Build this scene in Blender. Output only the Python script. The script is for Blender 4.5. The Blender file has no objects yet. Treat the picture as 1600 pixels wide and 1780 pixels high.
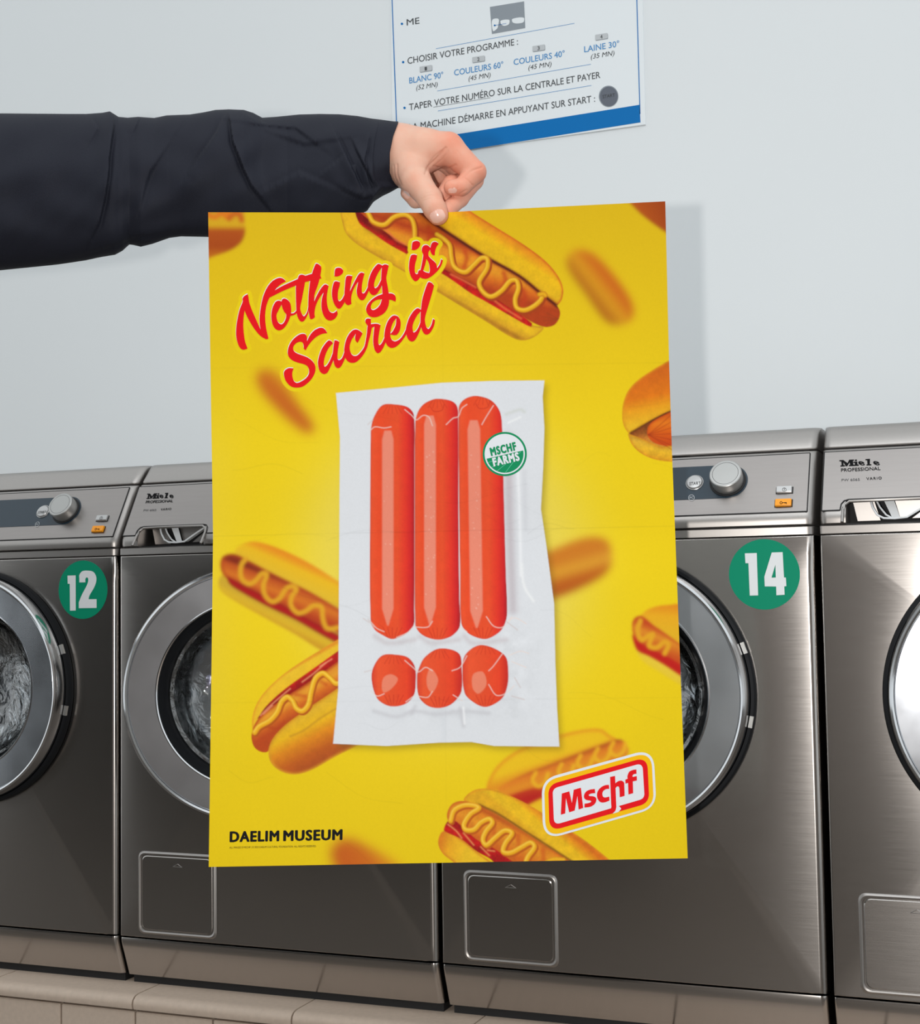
import bpy, bmesh, math, random
import numpy as np
from mathutils import Vector, Matrix
from mathutils.geometry import tessellate_polygon

scene = bpy.context.scene
COL = scene.collection

# ---------------------------------------------------------------- camera
CAM = np.array([1.47770592, -2.12482641, 0.670925857])
YAW, PITCH, ROLL, FPX = -0.374342972, 0.0614439748, -0.0150844188, 2500.0
FWD = np.array([math.sin(YAW) * math.cos(PITCH), math.cos(YAW) * math.cos(PITCH), math.sin(PITCH)])
_r = np.array([math.cos(YAW), -math.sin(YAW), 0.0]); _u = np.cross(_r, FWD)
RGT = math.cos(ROLL) * _r + math.sin(ROLL) * _u
UPV = -math.sin(ROLL) * _r + math.cos(ROLL) * _u
cam_data = bpy.data.cameras.new('camera')
cam_data.sensor_fit = 'HORIZONTAL'; cam_data.sensor_width = 36.0
cam_data.lens = FPX / 1600.0 * 36.0
cam_data.clip_start = 0.05; cam_data.clip_end = 100
cam = bpy.data.objects.new('camera', cam_data); COL.objects.link(cam)
cam.matrix_world = Matrix(((RGT[0], UPV[0], -FWD[0], CAM[0]), (RGT[1], UPV[1], -FWD[1], CAM[1]), (RGT[2], UPV[2], -FWD[2], CAM[2]), (0, 0, 0, 1)))
scene.camera = cam

# ---------------------------------------------------------------- light and exposure
scene.view_settings.view_transform = 'Standard'
scene.view_settings.look = 'None'
scene.view_settings.gamma = 1.0
scene.view_settings.use_curve_mapping = False
scene.view_settings.exposure = 0.0
world = bpy.data.worlds.new('laundrette daylight'); scene.world = world
world.use_nodes = True
bg = world.node_tree.nodes['Background']
bg.inputs['Color'].default_value = (0.93, 0.98, 1.0, 1); bg.inputs['Strength'].default_value = 0.98

def lamp(name, kind, loc, target, energy, size=0.1, color=(1, 1, 1), size_y=None):
    d = bpy.data.lights.new(name, kind); d.energy = energy; d.color = color
    if kind == 'AREA':
        d.size = size
        if size_y: d.shape = 'RECTANGLE'; d.size_y = size_y
        else: d.shape = 'DISK'
    o = bpy.data.objects.new(name, d); COL.objects.link(o); o.location = loc
    o.rotation_euler = (Vector(target) - Vector(loc)).to_track_quat('-Z', 'Y').to_euler()
    return o
# the photographer's flash, just left of the lens
lamp('flash', 'AREA', (1.372, -2.20, 0.672), (0.85, 0.3, 0.9), 20.0, 0.035, (1.0, 0.97, 0.93))
# fluorescent ceiling fitting over the aisle
lamp('ceiling_lamp', 'AREA', (1.2, -1.6, 2.9), (0.9, -0.6, 0.0), 16.0, 2.4, (0.95, 0.98, 1.0), 0.3)
# ---------------------------------------------------------------- geometry helpers
def ray(x, y):
    return FWD + (x - 800.0) / FPX * RGT - (y - 890.0) / FPX * UPV
def at_depth(x, y, D):
    return CAM + D * ray(x, y)
def at_plane(x, y, P0, n):
    d = ray(x, y); n = np.array(n)
    return CAM + ((np.array(P0) - CAM) @ n) / (d @ n) * d

def tag(o, label=None, cat=None, group=None, kind=None):
    if label: o['label'] = label
    if cat: o['category'] = cat
    if group: o['group'] = group
    if kind: o['kind'] = kind
    return o
def empty(name, loc=(0, 0, 0)):
    o = bpy.data.objects.new(name, None); COL.objects.link(o); o.location = loc
    o.empty_display_size = 0.1
    return o
def mesh_obj(name, verts, faces, mat, parent=None, smooth=True, angle=35, loc=None):
    me = bpy.data.meshes.new(name)
    me.from_pydata([tuple(map(float, v)) for v in verts], [], [tuple(f) for f in faces])
    if mat: me.materials.append(mat)
    if smooth:
        me.polygons.foreach_set('use_smooth', [True] * len(me.polygons))
        me.set_sharp_from_angle(angle=math.radians(angle))
    me.update()
    o = bpy.data.objects.new(name, me); COL.objects.link(o)
    if parent: o.parent = parent
    if loc is not None: o.location = loc
    return o
class MB:
    """collects shapes that make ONE part"""
    def __init__(s): s.v, s.f = [], []
    def add(s, v, f):
        b = len(s.v); s.v += [tuple(p) for p in v]; s.f += [tuple(i + b for i in q) for q in f]
    def loops(s, loops, close=True, cap0=False, cap1=False):
        n = len(loops[0]); v = [p for L in loops for p in L]; f = []
        for a in range(len(loops) - 1):
            for i in range(n if close else n - 1):
                j = (i + 1) % n
                f.append((a*n + i, a*n + j, (a+1)*n + j, (a+1)*n + i))
        if cap0: f.append(tuple(range(n))[::-1])
        if cap1: f.append(tuple((len(loops)-1)*n + i for i in range(n)))
        s.add(v, f)
    def box(s, a, b, bev=0.0, seg=2):
        bm = bmesh.new(); bmesh.ops.create_cube(bm, size=1)
        for v in bm.verts:
            v.co = Vector([(a[k] + b[k]) / 2 + v.co[k] * (b[k] - a[k]) for k in range(3)])
        if bev > 0:
            bmesh.ops.bevel(bm, geom=bm.edges[:], offset=bev, segments=seg, affect='EDGES', profile=0.5)
        bm.verts.index_update()
        s.add([v.co[:] for v in bm.verts], [[v.index for v in f.verts] for f in bm.faces]); bm.free()
    def tube(s, pts, r, n=10, caps=True):
        P = [np.array(p, float) for p in pts]; loops = []
        up = np.array((0.123, 0.3, 0.94))
        for i, p in enumerate(P):
            t = P[min(i + 1, len(P) - 1)] - P[max(i - 1, 0)]; t = t / np.linalg.norm(t)
            a = np.cross(t, up); a /= np.linalg.norm(a); b = np.cross(a, t)
            rr = r[i] if hasattr(r, '__len__') else r
            loops.append([p + rr * (math.cos(q) * a + math.sin(q) * b) for q in np.linspace(0, 2*math.pi, n, endpoint=False)])
        s.loops(loops, True, caps, caps)
    def build(s, name, mat, parent=None, **k): 
        o = mesh_obj(name, s.v, s.f, mat, parent, **k)
        bm = bmesh.new(); bm.from_mesh(o.data); bmesh.ops.recalc_face_normals(bm, faces=bm.faces[:]); bm.to_mesh(o.data); bm.free()
        return o
def lathe_loops(profile, O, ax, e1, e2, n=96):
    """profile [(r, h)] turned about axis ax at O"""
    O, ax, e1, e2 = map(lambda q: np.array(q, float), (O, ax, e1, e2))
    return [[O + h * ax + r * (math.cos(t) * e1 + math.sin(t) * e2) for t in np.linspace(0, 2*math.pi, n, endpoint=False)] for r, h in profile]

def fill_flat(polys, stagger=0.0):
    """filled outlines with holes: [(outer, [holes])] in 2D -> verts2D, tris"""
    V, F = [], []
    for gi, (outer, holes) in enumerate(polys):
        rings = [[Vector((p[0], p[1], 0)) for p in outer]] + [[Vector((p[0], p[1], 0)) for p in h] for h in holes]
        tri = tessellate_polygon(rings); b = len(V)
        V += [(p.x, p.y, stagger * (gi % 3)) for r in rings for p in r]; F += [tuple(i + b for i in t) for t in tri]
    return V, F
def slice_flat(V, F, step):
    """cut the flat fill into narrow horizontal strips so that it can follow a curved sheet"""
    bm = bmesh.new(); vs = [bm.verts.new((p[0], p[1], p[2] if len(p) > 2 else 0)) for p in V]
    for f in F:
        try: bm.faces.new([vs[i] for i in f])
        except ValueError: pass
    ys = [p[1] for p in V]; y = min(ys) + step
    while y < max(ys):
        bmesh.ops.bisect_plane(bm, geom=bm.verts[:] + bm.edges[:] + bm.faces[:], plane_co=(0, y, 0), plane_no=(0, 1, 0)); y += step
    bm.verts.index_update()
    V2 = [(v.co.x, v.co.y, v.co.z) for v in bm.verts]; F2 = [[v.index for v in f.verts] for f in bm.faces]; bm.free()
    return V2, F2
def ink(name, VF, M, mat, parent, step=None, label=None):
    """flat lettering or mark printed on the surface M(x, y)"""
    V, F = VF
    if step: V, F = slice_flat(V, F, step)
    o = mesh_obj(name, [M(*p) for p in V], F, mat, parent, smooth=False)
    me = o.data   # make every face look at the viewer's side of the surface
    flip = [p.index for p in me.polygons if (np.array(p.center[:]) + PARENT_OFF - CAM) @ np.array(p.normal[:]) > 0]
    if flip:
        bm = bmesh.new(); bm.from_mesh(me); bm.faces.ensure_lookup_table()
        bmesh.ops.reverse_faces(bm, faces=[bm.faces[i] for i in flip]); bm.to_mesh(me); bm.free()
    if label: o['label'] = label
    return o
PARENT_OFF = np.zeros(3)
_capH = {}
def text_flat(txt, p0, p1, up, bold=0.0, shear=0.0, spacing=1.0):
    """lettering whose ink runs from p0 to p1 on the baseline, capitals as tall as vector up"""
    def mesh_of(t):
        c = bpy.data.curves.new('lettering', 'FONT'); c.body = t; c.resolution_u = 3
        c.shear = shear; c.space_character = spacing; c.fill_mode = 'FRONT'
        o = bpy.data.objects.new('lettering', c); me = o.to_mesh()
        V = [(v.co.x, v.co.y) for v in me.vertices]; F = [tuple(p.vertices) for p in me.polygons]
        o.to_mesh_clear(); bpy.data.objects.remove(o); bpy.data.curves.remove(c)
        if bold > 0:      # heavier weight: the same glyphs struck again a hair to each side
            n = len(V); V0, F0 = V, F; V, F = [], []
            for k, (dx, dy) in enumerate(((1, 0), (-1, 0), (0, 1), (0, -1), (0.7, 0.7), (-0.7, 0.7), (0.7, -0.7), (-0.7, -0.7))):
                V += [(x + dx * bold, y + dy * bold * 0.6, k * 1.5e-5) for x, y in V0]; F += [tuple(i + k * n for i in f) for f in F0]
        return V, F
    if bold not in _capH:
        _capH[bold] = max(v[1] for v in mesh_of('H')[0])
    V, F = mesh_of(txt); x0 = min(v[0] for v in V); x1 = max(v[0] for v in V); H = _capH[bold]
    p0, p1, up = map(lambda q: np.array(q, float), (p0, p1, up))
    return [tuple(p0 + (p1 - p0) * (v[0] - x0) / (x1 - x0) + up * v[1] / H) + (v[2] if len(v) > 2 else 0.0,) for v in V], F
def join_flat(*L):
    V, F = [], []
    for v, f in L:
        b = len(V); V += list(v); F += [tuple(i + b for i in q) for q in f]
    return V, F
def disc_flat(c, r, n=48, ry=None):
    ry = ry or r
    return fill_flat([([(c[0] + r * math.cos(t), c[1] + ry * math.sin(t)) for t in np.linspace(0, 2*math.pi, n, endpoint=False)], [])])
def ring_flat(c, r, r2, n=48):
    k = lambda q: [(c[0] + q * math.cos(t), c[1] + q * math.sin(t)) for t in np.linspace(0, 2*math.pi, n, endpoint=False)]
    A, B = k(r), k(r2)
    return A + B, [(i, (i + 1) % n, n + (i + 1) % n, n + i) for i in range(n)]
def line_flat(a, b, w):
    a, b = np.array(a, float), np.array(b, float); t = (b - a) / np.linalg.norm(b - a); q = np.array((-t[1], t[0])) * w / 2
    return [tuple(a + q), tuple(b + q), tuple(b - q), tuple(a - q)], [(0, 1, 2, 3)]
def round_poly(corners, r, n=10):
    out = []; N = len(corners)
    for i in range(N):
        p, a, b = (np.array(corners[k % N], float) for k in (i, i - 1, i + 1))
        ra = r / max(0.4, math.sin(abs(math.acos(np.clip((a-p)@(b-p)/np.linalg.norm(a-p)/np.linalg.norm(b-p), -1, 1))) / 2)) * 0.72
        u = p + (a - p) / np.linalg.norm(a - p) * ra; v = p + (b - p) / np.linalg.norm(b - p) * ra
        for t in np.linspace(0, 1, n):
            out.append(tuple((1-t)**2 * u + 2*t*(1-t) * (0.92*p + 0.08*(u+v)/2) + t*t * v))
    return out
# ---------------------------------------------------------------- materials (all procedural)
def srgb(r, g, b):
    f = lambda c: c / 12.92 if c <= 0.04045 else ((c + 0.055) / 1.055) ** 2.4
    return (f(r / 255), f(g / 255), f(b / 255), 1)
def mat(name, color, rough=0.5, metal=0.0, spec=0.5, noise=0.0, nscale=40.0, stretch=None, bump=0.0, rvar=0.0, sss=0.0, coat=0.0):
    m = bpy.data.materials.new(name); m.use_nodes = True
    nt = m.node_tree; b = nt.nodes['Principled BSDF']
    b.inputs['Base Color'].default_value = color; b.inputs['Roughness'].default_value = rough
    b.inputs['Metallic'].default_value = metal; b.inputs['Specular IOR Level'].default_value = spec
    b.inputs['Coat Weight'].default_value = coat
    if sss: 
        b.inputs['Subsurface Weight'].default_value = sss; b.inputs['Subsurface Radius'].default_value = (0.012, 0.005, 0.003); b.inputs['Subsurface Scale'].default_value = 0.6
    if noise or bump or rvar:
        tc = nt.nodes.new('ShaderNodeTexCoord'); mp = nt.nodes.new('ShaderNodeMapping'); nz = nt.nodes.new('ShaderNodeTexNoise')
        if stretch: mp.inputs['Scale'].default_value = stretch
        nz.inputs['Scale'].default_value = nscale; nz.inputs['Detail'].default_value = 4
        nt.links.new(tc.outputs['Object'], mp.inputs['Vector']); nt.links.new(mp.outputs['Vector'], nz.inputs['Vector'])
        if noise:
            mx = nt.nodes.new('ShaderNodeMixRGB'); mx.blend_type = 'MULTIPLY'; mx.inputs[0].default_value = 1
            mr = nt.nodes.new('ShaderNodeMapRange'); mr.inputs[3].default_value = 1 - noise; mr.inputs[4].default_value = 1 + noise
            mx.inputs[1].default_value = color
            nt.links.new(nz.outputs['Fac'], mr.inputs[0]); nt.links.new(mr.outputs[0], mx.inputs[2]); nt.links.new(mx.outputs[0], b.inputs['Base Color'])
        if rvar:
            mr = nt.nodes.new('ShaderNodeMapRange'); mr.inputs[3].default_value = max(rough - rvar, 0.02); mr.inputs[4].default_value = rough + rvar
            nt.links.new(nz.outputs['Fac'], mr.inputs[0]); nt.links.new(mr.outputs[0], b.inputs['Roughness'])
        if bump:
            bp = nt.nodes.new('ShaderNodeBump'); bp.inputs['Strength'].default_value = bump; bp.inputs['Distance'].default_value = 0.001
            nt.links.new(nz.outputs['Fac'], bp.inputs['Height']); nt.links.new(bp.outputs[0], b.inputs['Normal'])
    return m
M = {}
M['wall'] = mat('wall_paint', srgb(230, 234, 236), 0.75, noise=0.012, nscale=3, bump=0.05)
M['front_wall'] = mat('brown_reflected_wall', (0.36, 0.315, 0.285, 1), 0.8, noise=0.25, nscale=1.2)
M['dark_wall'] = mat('dark_reflected_wall', (0.022, 0.020, 0.017, 1), 0.9, noise=0.2, nscale=1.2)
M['floor'] = mat('floor_tiles', (0.085, 0.070, 0.057, 1), 0.6, noise=0.1, nscale=6)
M['tile'] = mat('beige_tile', (0.52, 0.42, 0.34, 1), 0.55, noise=0.12, nscale=120)
M['grout'] = mat('grout', (0.13, 0.11, 0.09, 1), 0.9)
M['steel'] = mat('brushed_steel', (0.50, 0.472, 0.45, 1), 0.20, 1.0, noise=0.05, nscale=60, stretch=(0.25, 1, 10), rvar=0.02)
def brushed(m, amount):
    # fine horizontal brushing: highlights smear up and down, little to the sides
    nt = m.node_tree; b = nt.nodes['Principled BSDF']; v = nt.nodes.new('ShaderNodeCombineXYZ'); v.inputs[2].default_value = 1.0
    b.inputs['Anisotropic'].default_value = amount; nt.links.new(v.outputs[0], b.inputs['Tangent'])
brushed(M['steel'], 0.8)
M['satin'] = mat('satin_steel', (0.39, 0.368, 0.352, 1), 0.40, 1.0, noise=0.03, nscale=200)
M['chrome'] = mat('polished_steel', (0.72, 0.73, 0.75, 1), 0.12, 1.0)
M['ring'] = mat('door_ring_steel', (0.66, 0.69, 0.74, 1), 0.17, 1.0, noise=0.16, nscale=11, rvar=0.05)
M['drum'] = mat('drum_steel', (0.72, 0.73, 0.76, 1), 0.42, 1.0, noise=0.3, nscale=25)
M['rubber'] = mat('black_rubber', (0.010, 0.011, 0.013, 1), 0.55, spec=0.15)
M['gap'] = mat('dark_gap', (0.008, 0.008, 0.009, 1), 0.7)
M['display'] = mat('display_panel', srgb(38, 54, 66), 0.25)
M['knob'] = mat('knob_metal', (0.43, 0.43, 0.42, 1), 0.38, 0.75)
M['button'] = mat('silver_button', (0.50, 0.50, 0.50, 1), 0.35, 0.6)
M['orange'] = mat('orange_button', srgb(250, 158, 8), 0.35)
M['black_ink'] = mat('black_ink', (0.006, 0.006, 0.007, 1), 0.6, spec=0.08)
M['grey_ink'] = mat('grey_ink', srgb(88, 88, 90), 0.6)
M['green_sticker'] = mat('green_sticker', srgb(0, 140, 106), 0.5, spec=0.12, noise=0.02, nscale=300)
M['sticker_white'] = mat('sticker_white', srgb(226, 230, 233), 0.45)
M['sign_white'] = mat('sign_white', srgb(234, 239, 242), 0.35, spec=0.2)
M['sign_blue'] = mat('sign_blue', srgb(0, 112, 184), 0.4, spec=0.15)
M['sign_text_blue'] = mat('sign_text_blue', srgb(60, 140, 200), 0.4)
M['sign_text'] = mat('sign_text', srgb(58, 62, 66), 0.4)
M['sign_grey'] = mat('sign_grey', srgb(140, 148, 156), 0.4)
M['sign_key'] = mat('sign_key', srgb(192, 196, 199), 0.4)
M['sign_dark'] = mat('sign_dark', srgb(92, 98, 110), 0.4)
M['red_ink'] = mat('red_ink', srgb(216, 8, 20), 0.6, spec=0.12)
M['white_ink'] = mat('white_ink', srgb(212, 216, 221), 0.6, spec=0.12)
M['amber_ink'] = mat('amber_ink', srgb(232, 178, 0), 0.6, spec=0.12)
M['green_ink'] = mat('green_ink', srgb(4, 132, 84), 0.6, spec=0.12)
M['mint_ink'] = mat('mint_ink', srgb(100, 196, 160), 0.6, spec=0.12)
M['paper'] = mat('paper_back', srgb(232, 232, 228), 0.8)
M['cloth'] = mat('navy_cloth', srgb(31, 33, 43), 0.7, spec=0.18, noise=0.12, nscale=900, bump=0.2)
M['skin'] = mat('skin', srgb(226, 184, 164), 0.5, spec=0.3, bump=0.18, nscale=260, sss=0.10)
def skin_tone(m):
    # pale back of the hand, ruddier fingers and knuckles, faint blotches
    nt = m.node_tree; b = nt.nodes['Principled BSDF']
    a = nt.nodes.new('ShaderNodeAttribute'); a.attribute_name = 'ruddy'; tc = nt.nodes.new('ShaderNodeTexCoord')
    nz = nt.nodes.new('ShaderNodeTexNoise'); nz.inputs['Scale'].default_value = 70; nz.inputs['Detail'].default_value = 5
    ad = nt.nodes.new('ShaderNodeMath'); ad.operation = 'MULTIPLY_ADD'; ad.inputs[1].default_value = 0.7; mr = nt.nodes.new('ShaderNodeMath'); mr.operation = 'SUBTRACT'; mr.inputs[1].default_value = 0.35; mr.use_clamp = True
    mx = nt.nodes.new('ShaderNodeMixRGB'); mx.inputs[1].default_value = srgb(218, 174, 152); mx.inputs[2].default_value = srgb(222, 144, 118)
    nt.links.new(tc.outputs['Object'], nz.inputs['Vector']); nt.links.new(nz.outputs['Fac'], ad.inputs[0]); nt.links.new(a.outputs['Fac'], ad.inputs[2])
    nt.links.new(ad.outputs[0], mr.inputs[0]); nt.links.new(mr.outputs[0], mx.inputs[0]); nt.links.new(mx.outputs[0], b.inputs['Base Color'])
skin_tone(M['skin'])
M['nail'] = mat('nail', srgb(234, 186, 170), 0.2, spec=0.6)
def glass_mat():
    # thin clear glass: sees through, mirrors by Fresnel
    m = bpy.data.materials.new('door_glass'); m.use_nodes = True; nt = m.node_tree; nt.nodes.remove(nt.nodes['Principled BSDF'])
    t = nt.nodes.new('ShaderNodeBsdfTransparent'); t.inputs[0].default_value = (0.90, 0.94, 0.97, 1)
    g = nt.nodes.new('ShaderNodeBsdfGlossy'); g.inputs['Roughness'].default_value = 0.03
    f = nt.nodes.new('ShaderNodeFresnel'); f.inputs[0].default_value = 1.5; x = nt.nodes.new('ShaderNodeMixShader')
    ma = nt.nodes.new('ShaderNodeMath'); ma.operation = 'MULTIPLY_ADD'; ma.inputs[1].default_value = 0.8; ma.inputs[2].default_value = 0.22; ma.use_clamp = True
    tc = nt.nodes.new('ShaderNodeTexCoord'); nz = nt.nodes.new('ShaderNodeTexNoise'); nz.inputs['Scale'].default_value = 26; nz.inputs['Detail'].default_value = 5; nz.inputs['Distortion'].default_value = 1.2
    bp = nt.nodes.new('ShaderNodeBump'); bp.inputs['Strength'].default_value = 0.8; bp.inputs['Distance'].default_value = 0.006
    nt.links.new(tc.outputs['Object'], nz.inputs['Vector']); nt.links.new(nz.outputs['Fac'], bp.inputs['Height']); nt.links.new(bp.outputs[0], g.inputs['Normal'])
    nt.links.new(f.outputs[0], ma.inputs[0]); nt.links.new(ma.outputs[0], x.inputs[0]); nt.links.new(t.outputs[0], x.inputs[1]); nt.links.new(g.outputs[0], x.inputs[2])
    nt.links.new(x.outputs[0], nt.nodes['Material Output'].inputs[0]); return m
M['glass'] = glass_mat()
def printed_mat():
    m = bpy.data.materials.new('printed_paper'); m.use_nodes = True; nt = m.node_tree; b = nt.nodes['Principled BSDF']
    a = nt.nodes.new('ShaderNodeAttribute'); a.attribute_name = 'ink'
    nt.links.new(a.outputs['Color'], b.inputs['Base Color'])
    b.inputs['Roughness'].default_value = 0.6; b.inputs['Specular IOR Level'].default_value = 0.12
    return m
M['print'] = printed_mat()
# ---------------------------------------------------------------- the room
WALL_Y = 0.95
LEDGE_Z, FLOOR_Z = 0.018, -0.34
def quad(name, pts, m, kind='structure'):
    o = mesh_obj(name, pts, [tuple(range(len(pts)))], m, smooth=False); o['kind'] = kind; return o
def slab(name, a, b, m):
    q = MB(); q.box(a, b); o = q.build(name, m, smooth=False); o['kind'] = 'structure'; return o
slab('wall_back', (-4.0, WALL_Y, FLOOR_Z), (5.0, WALL_Y + 0.1, 3.6), M['wall'])
slab('floor', (-4.0, -4.4, FLOOR_Z - 0.05), (5.0, WALL_Y, FLOOR_Z), M['floor'])
# unseen opposite wall added to shape the steel's reflections: dark left, brown right
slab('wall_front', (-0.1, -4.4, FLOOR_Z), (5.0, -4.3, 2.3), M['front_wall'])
slab('wall_front_left', (-4.0, -4.4, FLOOR_Z), (-0.1, -4.3, 2.3), M['dark_wall'])
# the tiled ledge the machines stand on: one row of nosing tiles along its edge
o = slab('trim_1', (-4.0, -0.030, FLOOR_Z), (5.0, WALL_Y, LEDGE_Z - 0.004), M['grout'])
nose = MB(); k0 = 0.0590
for i in range(-14, 17):
    xa, xb = k0 + i * 0.30 + 0.0015, k0 + (i + 1) * 0.30 - 0.0015
    prof = [(0.25, LEDGE_Z), (-0.030, LEDGE_Z), (-0.040, LEDGE_Z - 0.002), (-0.046, LEDGE_Z - 0.007), (-0.048, LEDGE_Z - 0.014), (-0.046, LEDGE_Z - 0.022), (-0.030, LEDGE_Z - 0.023), (0.25, LEDGE_Z - 0.023)]
    nose.loops([[(xa, y, z) for y, z in prof], [(xb, y, z) for y, z in prof]], True, True, True)
o = nose.build('trim_2', M['tile']); o['kind'] = 'structure'
face = MB()
for r in range(3):
    for i in range(-28, 34):
        xa = k0 + i * 0.15 + 0.0015 + (0.075 if r % 2 else 0); zt = LEDGE_Z - 0.027 - r * 0.105
        face.box((xa, -0.041, zt - 0.102), (xa + 0.147, -0.028, zt), 0.002, 1)
o = face.build('trim_3', M['tile']); o['kind'] = 'structure'
# ---------------------------------------------------------------- the poster's printed artwork (ink on paper)
# numbers are millimetre-like units of the sheet: x 362..1196, y 350..1507
PX0, PY0, PX1, PY1 = 352, 340, 1206, 1516
GW, GH = PX1 - PX0, PY1 - PY0

def zp(x0, y0, s, pts):
    return [(x0 + p[0] / s, y0 + p[1] / s) + tuple(p[2:]) for p in pts]

def smooth(pts, n=5, closed=True):
    """Catmull-Rom through the points; a third entry 1 marks a corner."""
    P = [np.array(p[:2], float) for p in pts]
    c = [len(p) > 2 and p[2] == 1 for p in pts]
    N = len(P); out = []
    for i in range(N if closed else N - 1):
        p1, p2 = P[i], P[(i + 1) % N]
        p0 = P[(i - 1) % N] if (closed or i > 0) else p1
        p3 = P[(i + 2) % N] if (closed or i + 2 < N) else p2
        if c[i]: p0 = p1
        if c[(i + 1) % N]: p3 = p2
        if c[i] and c[(i + 1) % N]:
            out.append(p1); continue
        d = np.linalg.norm(p2 - p1)
        l0 = np.linalg.norm(p1 - p0); l3 = np.linalg.norm(p3 - p2)
        m1 = (p2 - p0) / max(d + l0, 1e-9) * d if not c[i] else (p2 - p1) * 0.9
        m2 = (p3 - p1) / max(d + l3, 1e-9) * d if not c[(i + 1) % N] else (p2 - p1) * 0.9
        for k in range(n):
            t = k / n
            out.append((2*t**3 - 3*t*t + 1)*p1 + (t**3 - 2*t*t + t)*m1 + (-2*t**3 + 3*t*t)*p2 + (t**3 - t*t)*m2)
    if not closed: out.append(P[-1])
    return np.array(out)

def lin(c):
    c = np.asarray(c, float) / 255.0
    return np.where(c <= 0.04045, c / 12.92, ((c + 0.055) / 1.055) ** 2.4)

def gblur(a, s):
    if s < 0.3: return a
    r = int(3 * s) + 1
    k = np.exp(-0.5 * (np.arange(-r, r + 1) / s) ** 2); k /= k.sum()
    for ax in (0, 1):
        pad = [(0, 0)] * a.ndim; pad[ax] = (r, r)
        b = np.pad(a, pad, mode='edge'); o = np.zeros_like(a)
        for i, w in enumerate(k):
            o += w * (b[i:i + a.shape[0]] if ax == 0 else b[:, i:i + a.shape[1]])
        a = o
    return a

ART = None; IDS = None
def art_init():
    global ART, IDS
    yy, xx = np.mgrid[0:GH + 1, 0:GW + 1].astype(np.float32)
    xx += PX0; yy += PY0
    ART = np.zeros((GH + 1, GW + 1, 3), np.float32)
    top, mid, bot = np.array((219, 180, 16.)), np.array((239, 207, 13.)), np.array((231, 198, 8.))  # printed gradient; the darker top also holds shading of the folded sheet
    t = np.clip((yy - 350) / 420, 0, 1)[..., None]
    b = np.clip((yy - 1050) / 460, 0, 1)[..., None]
    c = top * (1 - t) + mid * t
    c = c * (1 - b) + bot * b
    d = np.hypot((xx - 775) / 300, (yy - 985) / 330)
    g = np.exp(-(np.maximum(d - 0.62, 0) / 0.30) ** 2)[..., None]
    g2 = np.exp(-((xx - 366) / 60) ** 2)[..., None] * np.clip((yy - 600) / 200, 0, 1)[..., None] * np.clip((1400 - yy) / 200, 0, 1)[..., None]
    c = c * (1 - 0.62 * g) + np.array((232, 214, 112.)) * 0.62 * g
    c = c * (1 - 0.35 * g2) + np.array((232, 205, 80.)) * 0.35 * g2
    ART[:] = lin(c)
    IDS = np.zeros((GH + 1, GW + 1), np.int16)

def window(pts, pad):
    a = np.array([p[:2] for p in pts])
    x0 = max(int(a[:, 0].min() - pad) - PX0, 0); x1 = min(int(a[:, 0].max() + pad) + 2 - PX0, GW + 1)
    y0 = max(int(a[:, 1].min() - pad) - PY0, 0); y1 = min(int(a[:, 1].max() + pad) + 2 - PY0, GH + 1)
    return x0, x1, y0, y1

def sdf(poly, xx, yy):
    """signed distance (inside positive) to a closed polygon"""
    P = np.asarray(poly, np.float32); Q = np.roll(P, -1, 0)
    d2 = np.full(xx.shape, 1e12, np.float32); ins = np.zeros(xx.shape, bool)
    for (ax, ay), (bx, by) in zip(P, Q):
        ex, ey = bx - ax, by - ay
        L = ex * ex + ey * ey
        if L < 1e-12: continue
        t = np.clip(((xx - ax) * ex + (yy - ay) * ey) / L, 0, 1)
        d2 = np.minimum(d2, (xx - ax - t * ex) ** 2 + (yy - ay - t * ey) ** 2)
        if ay != by:
            ins ^= ((ay > yy) != (by > yy)) & (xx < ex * (yy - ay) / ey + ax)
    d = np.sqrt(d2)
    return np.where(ins, d, -d)

def polydist(line, xx, yy):
    P = np.asarray(line, np.float32); d2 = np.full(xx.shape, 1e12, np.float32)
    for (ax, ay), (bx, by) in zip(P[:-1], P[1:]):
        ex, ey = bx - ax, by - ay; L = max(ex * ex + ey * ey, 1e-9)
        t = np.clip(((xx - ax) * ex + (yy - ay) * ey) / L, 0, 1)
        d2 = np.minimum(d2, (xx - ax - t * ex) ** 2 + (yy - ay - t * ey) ** 2)
    return np.sqrt(d2)

rng = np.random.default_rng(7)
def vnoise(shape, scale):
    h, w = int(shape[0] / scale) + 3, int(shape[1] / scale) + 3
    g = rng.random((h, w)).astype(np.float32)
    y = np.arange(shape[0]) / scale; x = np.arange(shape[1]) / scale
    yi, xi = y.astype(int), x.astype(int)
    fy, fx = (y - yi)[:, None], (x - xi)[None]
    fy, fx = fy * fy * (3 - 2 * fy), fx * fx * (3 - 2 * fx)
    a, b = g[yi][:, xi], g[yi][:, xi + 1]; c, d = g[yi + 1][:, xi], g[yi + 1][:, xi + 1]
    return (a * (1 - fx) + b * fx) * (1 - fy) + (c * (1 - fx) + d * fx) * fy

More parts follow.
